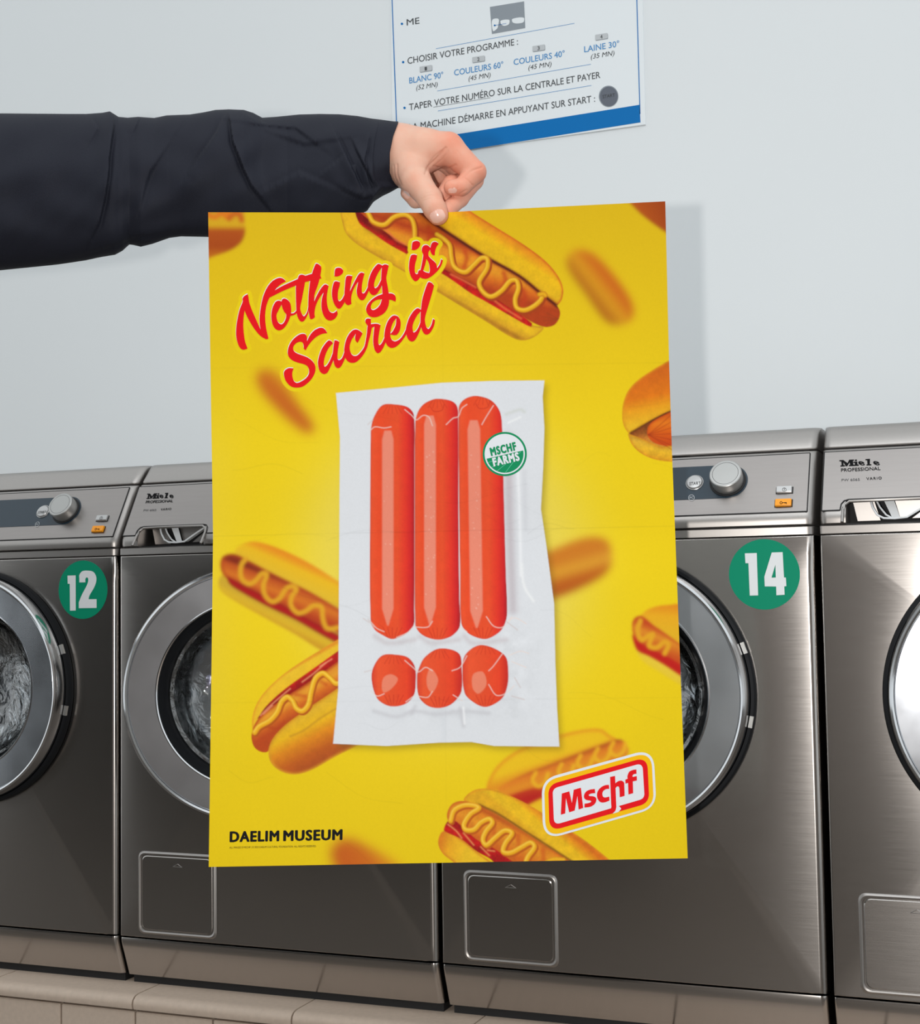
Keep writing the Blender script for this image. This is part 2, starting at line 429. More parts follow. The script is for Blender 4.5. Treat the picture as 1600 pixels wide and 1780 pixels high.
class Layer:
    """one printed picture: painted on its own little canvas, softened, then laid over the sheet"""
    def __init__(s, pts, pad=30):
        s.w = window(pts, pad); x0, x1, y0, y1 = s.w
        s.yy, s.xx = np.mgrid[y0:y1, x0:x1].astype(np.float32)
        s.xx += PX0; s.yy += PY0
        s.c = ART[y0:y1, x0:x1].copy(); s.a = np.zeros(s.xx.shape, np.float32)
    def over(s, a, col):
        s.c = s.c * (1 - a[..., None]) + col * a[..., None]
        s.a = np.maximum(s.a, a)
    def fill(s, pts, stops, axis=None, soft=0.7, n=5, rim=None, rimw=6, grain=0.0):
        """stops: [(t, rgb)...] ; axis ((x,y),(x,y)) gives t from 0 to 1 across it; rim colour blends in at the outline"""
        poly = smooth(pts, n)
        d = sdf(poly, s.xx, s.yy)
        a = np.clip(d / soft * 0.5 + 0.5, 0, 1)
        if axis:
            (ax, ay), (bx, by) = axis; ex, ey = bx - ax, by - ay
            t = ((s.xx - ax) * ex + (s.yy - ay) * ey) / (ex * ex + ey * ey)
        else:
            t = np.clip(d / max(d.max(), 1e-3), 0, 1)
        col = np.stack([np.interp(t, [q[0] for q in stops], [q[1][k] for q in stops]) for k in range(3)], -1)
        if rim is not None:
            r = np.exp(-(np.maximum(d, 0) / rimw) ** 2)[..., None]
            col = col * (1 - r) + np.array(rim, float) * r
        if grain:
            col = col * (1 + 0.55 * grain * (vnoise(s.xx.shape, 9)[..., None] - 0.45) + 0.45 * grain * (vnoise(s.xx.shape, 2)[..., None] - 0.5))
        s.over(a, lin(np.clip(col, 0, 255)))
        return d
    def stroke(s, pts, r, col, edge=None, hi=None):
        line = smooth(pts, 5, False); d = polydist(line, s.xx, s.yy)
        a = np.clip((r - d) / 0.8 + 0.5, 0, 1)
        c = np.array(col, float) + np.zeros(s.xx.shape + (3,))
        if edge is not None:
            e = np.clip(d / r, 0, 1)[..., None] ** 2.5; c = c * (1 - e) + np.array(edge, float) * e
        if hi is not None:
            d2 = polydist(line - np.array((r * 0.3, r * 0.35)), s.xx, s.yy)
            e = np.exp(-(d2 / (r * 0.35)) ** 2)[..., None] * 0.7; c = c * (1 - e) + np.array(hi, float) * e
        s.over(a, lin(c))
    def shade(s, pts, r, col, k):
        """soft smear of another ink colour along a line"""
        d = polydist(smooth(pts, 4, False) if len(pts) > 2 else np.array(pts, float), s.xx, s.yy)
        a = np.exp(-(d / r) ** 2)[..., None] * k * s.a[..., None]
        s.c = s.c * (1 - a) + lin(col) * a
    def put(s, sig=0.0, ident=None, thr=0.5):
        x0, x1, y0, y1 = s.w
        c, a = s.c, s.a
        if sig > 0:
            m = gblur(c * a[..., None], sig); a2 = gblur(a, sig)
            c = m / np.maximum(a2, 1e-4)[..., None]; a = a2
        base = ART[y0:y1, x0:x1]
        ART[y0:y1, x0:x1] = base * (1 - a[..., None]) + c * a[..., None]
        if ident is not None:
            IDS[y0:y1, x0:x1][a > thr] = ident

# ---- brush lettering outlines ("Nothing is Sacred"); third entry 1 = corner
def A_(p): return zp(400, 440, 9.8875, p)
def B_(p): return zp(530, 440, 9.412, p)
def C_(p): return zp(690, 400, 16.0, p)
def D_(p): return zp(480, 540, 10.0, p)
def E_(p): return zp(620, 480, 10.667, p)
TITLE = [
 (A_([(216,780),(250,735),(305,705,1),(318,760),(330,840),(370,960),(430,1100),(522,1308,1),(508,1150),(520,1000),(545,850),(580,720),(640,590),(720,490),(800,440),(865,425),(920,445),(962,485,1),(880,530),(820,580),(770,640,1),(680,765,1),(650,830),(620,930),(605,1060),(608,1180),(625,1310),(662,1468,1),(630,1480),(590,1465),(520,1420),(440,1330),(360,1210),(290,1080),(250,985,1),(235,1100),(228,1230),(238,1380),(260,1520),(302,1640,1),(240,1660),(190,1645),(150,1590),(115,1480),(105,1380),(112,1240),(135,1100),(170,960),(220,830)]), []),
 (A_([(885,832,1),(900,795),(935,780),(985,800),(1030,850),(1050,930),(1050,1035,1),(1095,1032),(1140,990,1),(1147,1030,1),(1110,1060),(1040,1080,1),(1010,1160),(960,1250),(900,1310),(840,1328),(780,1300),(735,1230),(712,1120),(715,1020),(735,930),(775,850),(815,820),(850,818)]),
  [A_([(885,885,1),(905,950),(935,1010),(965,1050),(962,1110),(940,1170),(905,1215),(868,1222),(830,1190),(805,1130),(800,1060),(830,990)])]),
 (A_([(680,765,1),(770,640,1),(900,565),(1165,445,1),(1300,388,1),(1410,355,1),(1555,385,1),(1572,438,1),(1530,442,1),(1380,475,1),(1280,500,1),(1135,555,1),(900,655)]), []),
 (A_([(1165,445,1),(1190,385),(1240,370),(1300,390,1),(1290,500),(1265,640),(1235,800),(1208,940),(1225,1020),(1268,1085),(1300,1060),(1330,1000),(1350,900,1),(1350,1020,1),(1320,1090),(1280,1155),(1238,1180),(1200,1160),(1165,1100),(1145,1030),(1138,900),(1133,700),(1135,555)]), []),
 (B_([(120,335,1),(140,270),(175,185),(190,172),(225,182),(268,225),(268,290),(255,365),(240,430),(215,520),(160,680),(155,790,1),(190,710),(250,600),(310,525),(345,512),(392,538,1),(375,610),(362,700),(362,790),(375,880),(400,940),(435,975),(475,978),(525,940,1),(538,980),(530,1020),(490,1075),(425,1103),(360,1085),(310,1020),(280,930),(273,830),(285,730),(310,645,1),(270,690),(220,770),(185,850),(165,930),(160,1000),(168,1045,1),(130,1075),(95,1080),(78,1040),(65,960),(58,880),(62,700),(75,560),(90,450)]), []),
 (B_([(470,500),(490,465),(530,462),(578,480,1),(570,540),(548,610),(540,690),(545,760),(570,788),(610,755),(650,680,1),(660,790,1),(620,860),(580,905),(550,908),(510,875),(470,800),(447,700),(447,620),(455,560)]), []),
 (B_([(488,382,1),(490,310),(505,255),(550,238),(600,250),(630,290),(615,335),(570,370),(525,383)]), []),
 (B_([(672,410),(690,375),(730,368),(782,378,1),(765,450),(750,530),(740,625,1),(780,540),(840,420),(890,340),(930,318),(978,335,1),(960,400),(940,500),(933,590),(940,650),(965,660),(1000,620),(1032,555,1),(1050,612,1),(1010,700),(970,760),(930,772),(890,745),(860,690),(850,620),(860,550),(875,470,1),(835,520),(790,610),(765,700),(760,770),(765,830,1),(720,850),(690,845),(665,820),(655,790),(650,650),(660,520)]), []),
 (B_([(1272,205,1),(1230,182),(1195,180),(1130,250),(1080,340),(1045,450),(1032,555),(1050,615),(1085,670),(1130,688),(1180,665),(1225,600),(1262,530,1),(1268,600),(1272,670,1),(1190,700),(1100,760),(1030,840),(1005,910),(1015,970),(1060,1030),(1140,1050),(1220,1030),(1300,980),(1350,910),(1375,840),(1382,760,1),(1430,770),(1485,795,1),(1492,740),(1475,690),(1430,662),(1375,658,1),(1360,560),(1335,410),(1350,320),(1375,205,1),(1330,185),(1290,190)]),
  [B_([(1262,235,1),(1210,310),(1165,400),(1135,500),(1138,555),(1155,575),(1195,545),(1250,440,1),(1255,340)]),
   B_([(1262,755,1),(1180,765),(1110,810),(1082,870),(1090,915),(1120,932),(1180,905),(1235,840)])]),
 (C_([(390,720),(420,690),(490,680),(568,700,1),(555,790),(515,930),(500,1050),(505,1170),(545,1225),(592,1208,1),(652,1310,1),(590,1390),(530,1425),(480,1405),(400,1300),(350,1150),(340,1020),(355,850)]), []),
 (C_([(415,550,1),(425,400),(450,330),(550,300),(620,320),(655,380),(630,460),(570,525),(490,558)]), []),
 (C_([(935,490,1),(870,430),(800,415),(740,440),(705,500),(700,580),(735,680),(735,720),(710,880),(680,1030),(660,1115,1),(620,1120),(595,1160),(590,1210,1),(650,1310,1),(720,1345),(800,1355),(880,1335),(980,1275),(1090,1180),(1180,1080),(1250,960),(1285,840,1),(1240,805,1),(1200,940),(1125,1060,1),(1105,960),(1070,900),(960,800),(890,720),(880,650),(895,590),(925,545,1),(940,600),(975,670),(1020,700),(1058,700,1),(1065,600),(1100,480),(1168,380,1),(1120,340),(1050,325),(990,350),(955,410)]),
  [C_([(825,800,1),(790,960),(735,1130,1),(800,1170),(905,1195,1),(920,1120),(910,1000),(880,890)])]),
 (D_([(540,530,1),(590,430),(660,350),(740,305),(800,298),(850,325),(893,390,1),(800,405),(710,450),(630,520),(560,610),(515,690,1),(485,660),(480,600),(462,555),(420,540),(360,560),(310,610),(298,660),(315,705),(360,740),(450,775),(540,810),(620,865),(670,930),(687,1000),(675,1080),(630,1170),(560,1250),(460,1320),(350,1338),(260,1315),(190,1250),(150,1170),(137,1080),(160,1035),(220,1000),(305,1003,1),(285,1070),(285,1140),(305,1210),(340,1250),(380,1255),(450,1225),(520,1175),(560,1125),(575,1080),(570,1010),(540,960),(480,930),(370,900),(280,860),(225,805),(205,740),(215,650),(260,550),(330,470),(410,415),(480,402),(520,420),(538,460)]), []),
 (D_([(990,565,1),(960,530),(920,518),(870,560),(800,660),(750,790),(730,900),(745,1010),(780,1075),(835,1102),(890,1080),(940,990),(998,860,1),(1010,920),(1040,980),(1085,1000),(1130,970),(1170,900),(1207,812,1),(1188,720,1),(1150,820),(1100,862),(1072,840),(1070,760),(1080,670),(1103,545,1),(1060,520),(1018,515,1),(1000,620),(988,740,1),(940,860),(890,945),(850,975),(832,940),(835,870),(860,770),(910,660)]), []),
 (D_([(1505,395,1),(1450,505),(1418,560,1),(1385,520),(1375,470),(1388,400,1),(1320,500),(1285,600),(1285,680),(1310,750),(1350,785),(1400,785)]) + E_([(60,1430),(140,1320),(165,1230),(190,1080),(203,940,1),(285,950,1),(260,1080),(220,1230),(190,1340),(110,1480),(0,1588)]) + D_([(1320,908),(1250,880),(1205,815),(1188,720),(1190,640),(1220,510),(1270,410),(1340,340),(1400,328),(1460,355)]), []),
 (E_([(165,820),(190,790),(230,785),(265,795,1),(268,890,1),(360,882),(410,890),(447,910,1),(430,1000),(410,1120),(403,1210),(410,1260),(430,1280),(470,1240),(520,1140,1),(542,1225,1),(490,1340),(440,1410),(390,1428),(345,1380),(318,1290),(310,1180),(320,1050),(332,935,1),(285,955,1),(278,1000,1),(200,1000,1),(203,915),(172,870)]), []),
 (E_([(690,730),(640,760),(580,840),(540,950),(520,1060),(518,1140),(540,1225),(580,1295),(650,1332),(730,1310),(820,1230),(927,1080,1),(915,990,1),(870,1080),(800,1170),(720,1210),(665,1190),(635,1140),(625,1080,1),(700,1095),(750,1085),(800,1010),(820,900),(812,820),(780,760),(740,735)]),
  [E_([(738,780,1),(690,840),(650,930),(630,1030),(632,1068,1),(680,1010),(730,900)])]),
 (E_([(1195,625,1),(1160,600),(1120,598),(1050,660),(980,770),(940,880),(915,990),(925,1080),(960,1170),(1020,1212),(1080,1190),(1140,1090),(1200,945,1),(1225,1020),(1260,1070),(1300,1085),(1350,1065),(1400,1000),(1440,910),(1455,830),(1450,810),(1420,795,1),(1390,900),(1350,970),(1330,980),(1300,950),(1275,870),(1270,780),(1300,660),(1360,460),(1410,290),(1438,175,1),(1400,130),(1345,105,1),(1320,130),(1260,290),(1220,440)]),
  [E_([(1190,655,1),(1130,720),(1070,830),(1040,930),(1045,1010),(1060,1045),(1100,1025),(1150,950),(1185,860,1)])]),
]

YEL, TAN, ORG, BRN = (236,190,18), (222,176,40), (222,122,22), (178,82,20)
SAU, SAUD, SAUL = (206,104,24), (160,48,16), (228,150,34)
KET, KETD, KETL = (176,18,16), (120,10,10), (226,96,60)
MUS, MUSD, MUSL = (230,170,22), (186,112,14), (246,204,70)

def paint_hot_dogs():
    # --- soft bun behind, right of the title
    p = [(1007,456),(1075,550)]
    L = Layer(p, 75)
    L.fill([(985,462),(990,440),(1012,433),(1040,447),(1085,500),(1103,535),(1098,558),(1076,566),(1054,560),(1020,515)],
           [(0,(172,92,14)),(0.22,(176,98,16)),(0.5,(216,152,22)),(0.72,(206,112,20)),(1,(198,84,20))], axis=((1012,525),(1072,478)))
    L.put(6.5, 2)
    # --- soft bun left under the title
    L = Layer([(470,665),(530,740)], 80)
    L.fill([(445,650),(462,640),(485,650),(520,700),(548,742),(540,755),(520,748),(480,712),(450,675)],
           [(0,(205,120,22)),(0.5,(198,96,24)),(1,(206,120,20))], axis=((475,725),(510,680)))
    L.put(8.5, 3)
    # --- soft bun right of the package
    L = Layer([(930,980),(1060,1000)], 70)
    f = lambda p: zp(920, 600, 2.9667, p)
    L.fill(f([(0,1090),(100,1060),(250,1000),(350,985),(410,1010),(430,1070),(425,1140),(380,1195),(250,1265),(130,1310),(0,1340)]),
           [(0,(206,120,26)),(0.35,(205,122,30)),(0.55,(222,160,44)),(0.72,(190,96,20)),(1,(176,80,14))], axis=((985,937),(1012,1030)))
    L.put(6.5, 4)
    # --- soft bun at the bottom edge
    L = Layer([(580,1470),(680,1520)], 70)
    L.fill([(574,1478),(585,1462),(605,1456),(640,1470),(700,1510),(690,1540),(600,1530),(577,1500)],
           [(0,(196,92,22)),(0.5,(202,104,22)),(1,(222,150,20))], axis=((590,1500),(680,1470)))
    L.put(9, 5)
    # --- dark brown bun cut by the upper right corner
    L = Layer([(1090,340),(1180,410)], 30)
    L.fill([(1080,330),(1100,358),(1125,381),(1165,408),(1200,420),(1200,330)], [(0,(186,88,18)),(1,(160,66,16))], axis=((1100,375),(1150,350)))
    L.put(2.6, 6)
    # --- upper left corner hot dog
    f = lambda p: zp(350, 340, 3.7209, p)
    L = Layer([(350,340),(430,450)], 30)
    L.fill(f([(-20,60),(270,60),(282,150),(285,240),(262,300),(200,350),(100,388),(-20,415)]),
           [(0,(206,128,26)),(0.17,(206,132,28)),(0.2,(212,160,30)),(0.42,(214,166,26)),(0.52,(176,80,20)),(0.8,(168,72,18)),(1,(196,110,20))], axis=((390,352),(390,447)))
    L.stroke(f([(30,120),(90,140),(130,115),(160,135),(175,110)]), 4, (222,120,26))
    L.stroke(f([(180,150),(215,118),(250,125),(262,160)]), 4.5, (200,100,24))
    L.put(2.6, 7)
    # --- large sharp hot dog at the top
    f = lambda p: zp(580, 340, 2.6667, p)
    L = Layer([(590,340),(985,600)], 25)
    L.fill(f([(380,20),(560,20),(640,75),(760,150),(880,225),(980,300),(1040,370),(1065,430),(1060,480),(1037,512,1),(960,455),(860,375),(700,285),(560,195),(470,135),(380,70)]),
           [(0,(214,150,22)),(0.12,(226,178,22)),(0.45,(234,184,18)),(0.68,(228,146,22)),(1,(214,104,22))], axis=f([(700,285),(800,130)]), rim=(206,96,22), rimw=3, grain=0.12)
    L.fill(f([(36,60),(42,130),(62,182),(130,240),(330,355),(520,470),(700,580),(830,660),(885,672),(940,650),(975,612),(920,600),(850,560),(700,470),(520,362),(340,255),(200,180),(130,130),(110,60)]),
           [(0,(226,176,26)),(0.45,(232,184,26)),(0.8,(214,160,28)),(1,(176,118,24))], axis=f([(520,370),(478,445)]), rim=(196,140,26), rimw=3, grain=0.14)
    L.fill(f([(140,30),(380,50),(470,125),(560,187),(700,277),(860,367),(960,447),(1037,510),(1052,548),(1030,596),(985,610),(930,592),(850,545),(700,455),(520,350),(340,250),(200,170),(120,110)]),
           [(-0.25,(206,104,24)),(0,(176,62,18)),(0.1,(196,84,22)),(0.3,(226,142,30)),(0.5,(228,148,30)),(0.72,(212,108,24)),(1,(176,62,18))], axis=f([(640,238),(590,392)]), rim=(172,60,18), rimw=5, grain=0.12)
    for x, y in ((440,175),(610,285),(790,385),(880,465)):
        L.shade(f([(x,y-25),(x+8,y+5),(x-4,y+45)]), 5, (190,62,20), 0.75)
    L.fill(f([(100,60),(150,100),(210,145),(340,235),(520,345),(620,395),(700,440),(800,510),(920,590),(915,608),(850,575),(700,488),(640,455),(520,372),(340,272),(250,222),(180,172),(120,128)]),
           [(0,KETD),(0.4,KET),(1,(190,24,18))], axis=f([(540,350),(520,385)]), grain=0.5)
    for q in ([(190,128),(250,165),(290,205),(330,225)],[(170,120),(230,150)],[(545,365),(600,392),(660,425)],[(720,465),(790,520),(870,570)]):
        L.shade(f(q), 2.0, (232,110,60), 0.7)
    L.shade(f([(400,76),(470,132),(560,192),(700,282),(860,372),(960,452),(1037,512)]), 3.2, (76,22,8), 0.95)
    L.shade(f([(200,150),(260,90)]), 12, (160,52,16), 0.5)
    mus = [[(150,60),(165,90),(185,122),(235,135),(280,100),(330,88),(362,108),(375,150),(375,215)],
           [(480,180),(510,200),(538,230),(545,280),(560,330),(610,355),(650,322),(685,290),(712,292),(712,335),(675,400),(690,442),(730,468),(780,440),(820,395),(848,393),(857,430),(842,480),(850,520),(885,531),(925,515),(960,485),(972,456)]]
    for m in mus:
        L.stroke(f([(x + 6, y + 7) for x, y in m]), 5.4, (164,62,16))
        L.stroke(f(m), 4.4, MUS, MUSD, MUSL)
    L.stroke(f([(955,458),(975,455),(982,462)]), 4.2, MUS, MUSD)
    for a in (-30,-10,10,35):
        L.shade(f([(1045,572),(1045-70*math.cos(math.radians(a)),572-50*math.sin(math.radians(a)))]), 0.9, (150,60,20), 0.7)
    L.put(0.5, 8)
    # --- right edge hot dog
    f = lambda p: zp(920, 600, 2.9667, p)
    L = Layer([(1080,610),(1180,810)], 20)
    L.fill(f([(820,20),(725,75),(640,125),(560,180),(510,235),(485,300),(480,370),(490,420),(515,458,1),(560,430),(640,382),(735,335),(820,300)]),
           [(0,(232,182,34)),(0.3,(232,158,24)),(0.55,(222,118,16)),(1,(206,100,18))], axis=f([(640,400),(590,150)]), rim=(220,150,22), rimw=3, grain=0.1)
    L.fill(f([(515,455,1),(560,428),(640,380),(735,335),(820,320),(820,560),(700,540),(600,510),(545,490)]),
           [(0,(120,58,18)),(0.5,(176,104,36)),(1,(200,140,50))], axis=f([(600,410),(650,510)]), grain=0.5)
    L.fill(f([(508,455,1),(530,512),(580,560),(650,590),(735,602),(820,606),(820,505),(735,515),(690,524),(640,508),(580,480)]),
           [(0,(214,164,50)),(0.4,(230,178,38)),(1,(222,150,26))], axis=f([(640,500),(620,600)]), rim=(214,140,26), rimw=3, grain=0.2)
    L.fill(f([(820,300),(735,340),(670,372),(620,412),(610,460),(640,500),(700,520),(735,518),(820,510)]),
           [(0,(204,84,14)),(0.3,(228,120,22)),(0.6,(216,92,14)),(1,(196,66,14))], axis=f([(690,350),(700,520)]), rim=(206,80,16), rimw=3)
    for y in (375,405,430,455,480,505,520):
        L.shade(f([(615,462),(680,(462+y)/2+(y-450)*0.15),(740,y+(y-450)*0.3)]), 0.8, (160,52,12), 0.6)
    L.shade(f([(525,450),(640,385),(735,338)]), 1.6, (96,40,12), 0.9)
    L.put(0.5, 9)
    # --- right lower hot dog, a little soft
    L = Layer([(1090,1040),(1185,1195)], 25)
    L.fill(f([(570,1410),(600,1370),(650,1348),(700,1340),(840,1345),(840,1600),(765,1545),(700,1495),(640,1440)]),
           [(0,(228,140,20)),(0.4,(234,170,26)),(1,(228,176,30))], axis=f([(700,1340),(690,1480)]))
    L.fill(f([(545,1540),(580,1622),(680,1690),(775,1748),(840,1780),(840,1680),(775,1650),(620,1560)]), [(0,(230,196,44)),(1,(232,200,60))])
    L.fill(f([(530,1440),(545,1405),(580,1395),(640,1440),(765,1530),(840,1590),(840,1690),(770,1650),(690,1600),(600,1565),(545,1515)]),
           [(0,(196,70,24)),(0.4,(222,140,34)),(1,(200,80,24))], axis=f([(660,1455),(620,1560)]), rim=(200,72,24), rimw=3)
    L.fill(f([(530,1490),(560,1520),(620,1560),(700,1598),(775,1640),(840,1690),(840,1740),(775,1702),(700,1652),(620,1606),(555,1572)]), [(0,(196,36,20)),(1,(190,24,18))])
    L.stroke(f([(575,1420),(560,1470),(580,1520),(615,1500),(640,1490),(620,1550),(660,1560),(700,1530),(720,1545),(700,1590)]), 4, (228,164,30))
    L.put(2.0, 10)
    # --- left soft hot dog
    f = lambda p: zp(360, 900, 3.869, p)
    L = Layer([(375,935),(620,1150)], 25)
    L.fill(f([(185,230),(230,180),(300,160),(380,170),(520,220),(700,310),(890,430),(960,470),(960,650),(890,608),(700,505),(560,435),(400,355),(280,285)]),
           [(0,(226,184,40)),(0.5,(234,184,26)),(0.75,(232,150,24)),(1,(228,130,22))], axis=f([(560,420),(630,260)]))
    L.fill(f([(78,420),(100,385),(150,440),(220,490),(400,590),(600,690),(890,850),(960,890),(960,990),(760,890),(600,790),(400,680),(220,580),(110,510),(80,470)]),
           [(0,(206,166,44)),(0.5,(220,178,36)),(1,(206,152,30))], axis=f([(420,600),(380,680)]))
    L.fill(f([(88,300),(110,255),(180,240),(280,285),(400,350),(560,430),(700,500),(890,610),(960,650),(960,820),(890,780),(700,700),(560,620),(400,540),(250,460),(130,410),(95,360)]),
           [(0,(130,40,16)),(0.12,(190,80,26)),(0.5,(214,116,30)),(1,(180,56,20))], axis=f([(620,462),(560,620)]), rim=(180,66,22), rimw=5)
    L.fill(f([(130,395),(250,455),(400,532),(560,612),(700,690),(890,785),(960,820),(960,890),(890,852),(800,806),(600,692),(400,594),(220,495),(150,445)]), [(0,(150,14,16)),(1,(186,22,20))])
    L.stroke(f([(265,275),(235,310),(225,370),(240,420),(290,445),(340,410),(370,375),(402,380),(380,450),(390,520),(440,565),(490,540),(530,480),(570,460),(602,480),(570,530),(565,590),(610,640),(660,630),(720,590),(770,600),(780,680),(810,745),(900,735)]), 3.9, (224,164,32))
    L.put(2.3, 11)
    # --- left sharp hot dog
    L = Layer([(430,1100),(660,1360)], 20)
    L.fill(f([(980,760),(885,815),(760,890),(600,990),(480,1080),(380,1180),(325,1270),(303,1360),(312,1440),(360,1380),(420,1290),(520,1190),(700,1060),(890,930),(980,880)]),
           [(0,(224,140,30)),(0.25,(234,190,40)),(1,(234,186,34))], axis=f([(560,1010),(610,1100)]), rim=(226,150,34), rimw=3, grain=0.08)
    L.fill(f([(980,830),(890,890),(700,1025),(520,1155),(400,1265),(338,1352,1),(400,1330),(500,1240),(640,1140),(780,1050),(890,970),(980,910)]),
           [(0,(190,26,18)),(1,(140,10,12))], axis=f([(620,1080),(650,1130)]), grain=0.3)
    L.fill(f([(980,900),(890,960),(700,1095),(500,1225),(350,1345),(300,1450),(310,1530),(350,1570),(405,1576),(440,1530),(500,1440),(650,1310),(890,1150),(980,1090)]),
           [(0,(220,140,40)),(0.3,(230,156,40)),(0.6,(212,106,26)),(1,(184,70,22))], axis=f([(540,1200),(620,1330)]), rim=(186,74,22), rimw=4, grain=0.08)
    for q in ([(360,1330),(420,1270),(500,1200),(560,1150)],[(640,1105),(720,1045),(800,975)],[(380,1320),(440,1262)],[(760,1000),(840,950)]):
        L.shade(f(q), 1.2, (238,150,110), 0.8)
    L.shade(f([(520,1370),(470,1420),(400,1400)]), 3, (180,64,18), 0.6)
    L.shade(f([(600,1190),(660,1200)]), 4, (196,70,20), 0.6); L.shade(f([(770,1105),(800,1120)]), 4, (196,70,20), 0.6)
    L.fill(f([(980,1080),(890,1140),(640,1310),(520,1400),(440,1490),(413,1570),(425,1640),(470,1690),(540,1722),(620,1725),(720,1690),(860,1610),(1006,1535),(1120,1460),(1140,1300)]),
           [(0,(226,178,40)),(0.25,(232,180,22)),(0.5,(222,136,22)),(0.8,(190,92,24)),(1,(176,80,26))], axis=f([(640,1330),(790,1620)]), rim=(214,150,30), rimw=4, grain=0.1)
    L.shade(f([(890,1270),(760,1350),(650,1430),(560,1470)]), 2, (196,140,30), 0.7)
    m = [(320,1445),(350,1405),(420,1365),(470,1310),(500,1240),(540,1205),(575,1230),(600,1280),(640,1300),(680,1260),(700,1170),(730,1080),(780,1045),(830,1080),(870,1115),(940,1095)]
    L.stroke(f([(x + 8, y + 10) for x, y in m]), 5.0, (180,84,18))
    L.stroke(f(m), 4.7, (238,178,28), (206,132,18), (250,214,90))
    L.put(0.5, 12)
    # --- soft hot dog behind the logo
    f = lambda p: zp(740, 1250, 3.3333, p)
    L = Layer([(840,1260),(1100,1420)], 25)
    L.fill(f([(352,410),(400,290),(500,200),(620,140),(780,90),(930,58),(1020,58),(1065,90),(1110,120),(1050,150),(900,205),(720,272),(560,335),(430,410)]),
           [(0,(226,150,24)),(0.3,(236,190,22)),(0.75,(236,192,22)),(1,(228,150,24))], axis=f([(700,290),(640,110)]), rim=(226,140,24), rimw=5)
    L.fill(f([(415,415),(560,325),(720,262),(900,192),(1050,137),(1130,115),(1175,160),(1170,210),(1050,280),(850,350),(690,420),(550,460)]),
           [(0,(176,80,22)),(0.25,(222,124,30)),(0.6,(226,142,30)),(1,(214,110,26))], axis=f([(780,235),(820,350)]))
    L.fill(f([(440,470),(600,405),(720,400),(760,420),(700,470),(600,520),(500,500)]), [(0,(196,60,22)),(1,(182,26,20))])
    L.fill(f([(560,530),(700,450),(800,440),(760,520),(640,560)]), [(0,(234,180,24)),(1,(236,192,30))])
    for x, y in ((640,340),(790,290),(900,240),(1000,200),(1090,165)):
        L.shade(f([(x-30,y+10),(x-10,y-25)]), 4, (206,76,26), 0.55)
        L.stroke(f([(x,y-30),(x-20,y+15),(x+15,y+50),(x+55,y+25),(x+70,y-25)]), 3.2, (236,176,30))
    L.put(2.3, 13)
    # --- sharp hot dog at the bottom edge
    L = Layer([(755,1365),(1070,1516)], 15)
    L.fill(f([(220,465),(280,412),(370,403),(480,438),(620,508),(780,608),(920,698),(1060,808),(1160,900),(950,900),(830,835),(690,742),(550,654),(412,566),(304,512),(250,490)]),
           [(0,(222,166,26)),(0.2,(232,184,28)),(0.55,(234,184,24)),(0.8,(228,146,22)),(1,(214,110,22))], axis=f([(600,650),(690,540)]), rim=(216,140,24), rimw=3, grain=0.16)
    L.fill(f([(72,720),(88,660),(120,645),(200,690),(300,770),(420,860),(420,900),(200,900),(170,838),(100,780)]),
           [(0,(214,120,24)),(0.35,(230,164,28)),(1,(234,188,34))], axis=f([(80,720),(240,760)]), rim=(216,130,26), rimw=3, grain=0.12)
    L.fill(f([(123,560),(150,495),(210,473),(310,500),(420,555),(560,645),(700,735),(840,825),(900,880),(560,900),(420,800),(300,710),(220,660),(150,620)]),
           [(0,(186,84,20)),(0.15,(216,124,26)),(0.5,(228,146,32)),(1,(206,100,24))], axis=f([(520,625),(450,760)]), rim=(204,104,26), rimw=4, grain=0.12)
    L.fill(f([(105,640),(130,590),(170,588),(230,640),(300,700),(390,745),(470,800),(560,880),(440,880),(380,815),(300,770),(200,692),(120,655)]),
           [(0,(150,12,14)),(0.5,(190,22,18)),(1,(170,16,16))], axis=f([(250,640),(220,720)]), grain=0.4)
    for q in ([(130,610),(180,650),(210,690)],[(220,660),(280,730)],[(320,740),(370,790)],[(360,760),(400,765)]):
        L.shade(f(q), 1.3, (236,150,90), 0.75)
    for x, y in ((390,620),(535,705),(680,790)):
        L.shade(f([(x,y-30),(x+8,y+40)]), 5, (202,74,22), 0.6)
    L.shade(f([(310,495),(420,548),(560,638),(700,728),(850,825)]), 2.2, (110,48,12), 0.8)
    m = [(145,590),(165,530),(220,500),(280,500),(310,515),(260,550),(222,610),(232,640),(280,640),(320,600),(370,578),(388,600),(350,650),(332,700),(352,730),(400,690),(460,645),(502,660),(462,720),(450,768),(492,775),(560,740),(610,715),(632,740),(592,800),(575,850)]
    L.stroke(f([(x + 7, y + 8) for x, y in m]), 5.0, (186,88,18))
    L.stroke(f(m), 4.5, (236,176,28), (206,130,18), (250,210,90))
    L.stroke(f([(690,835),(740,812),(800,815)]), 4, (236,176,28), (206,130,18))
    L.put(0.5, 14)

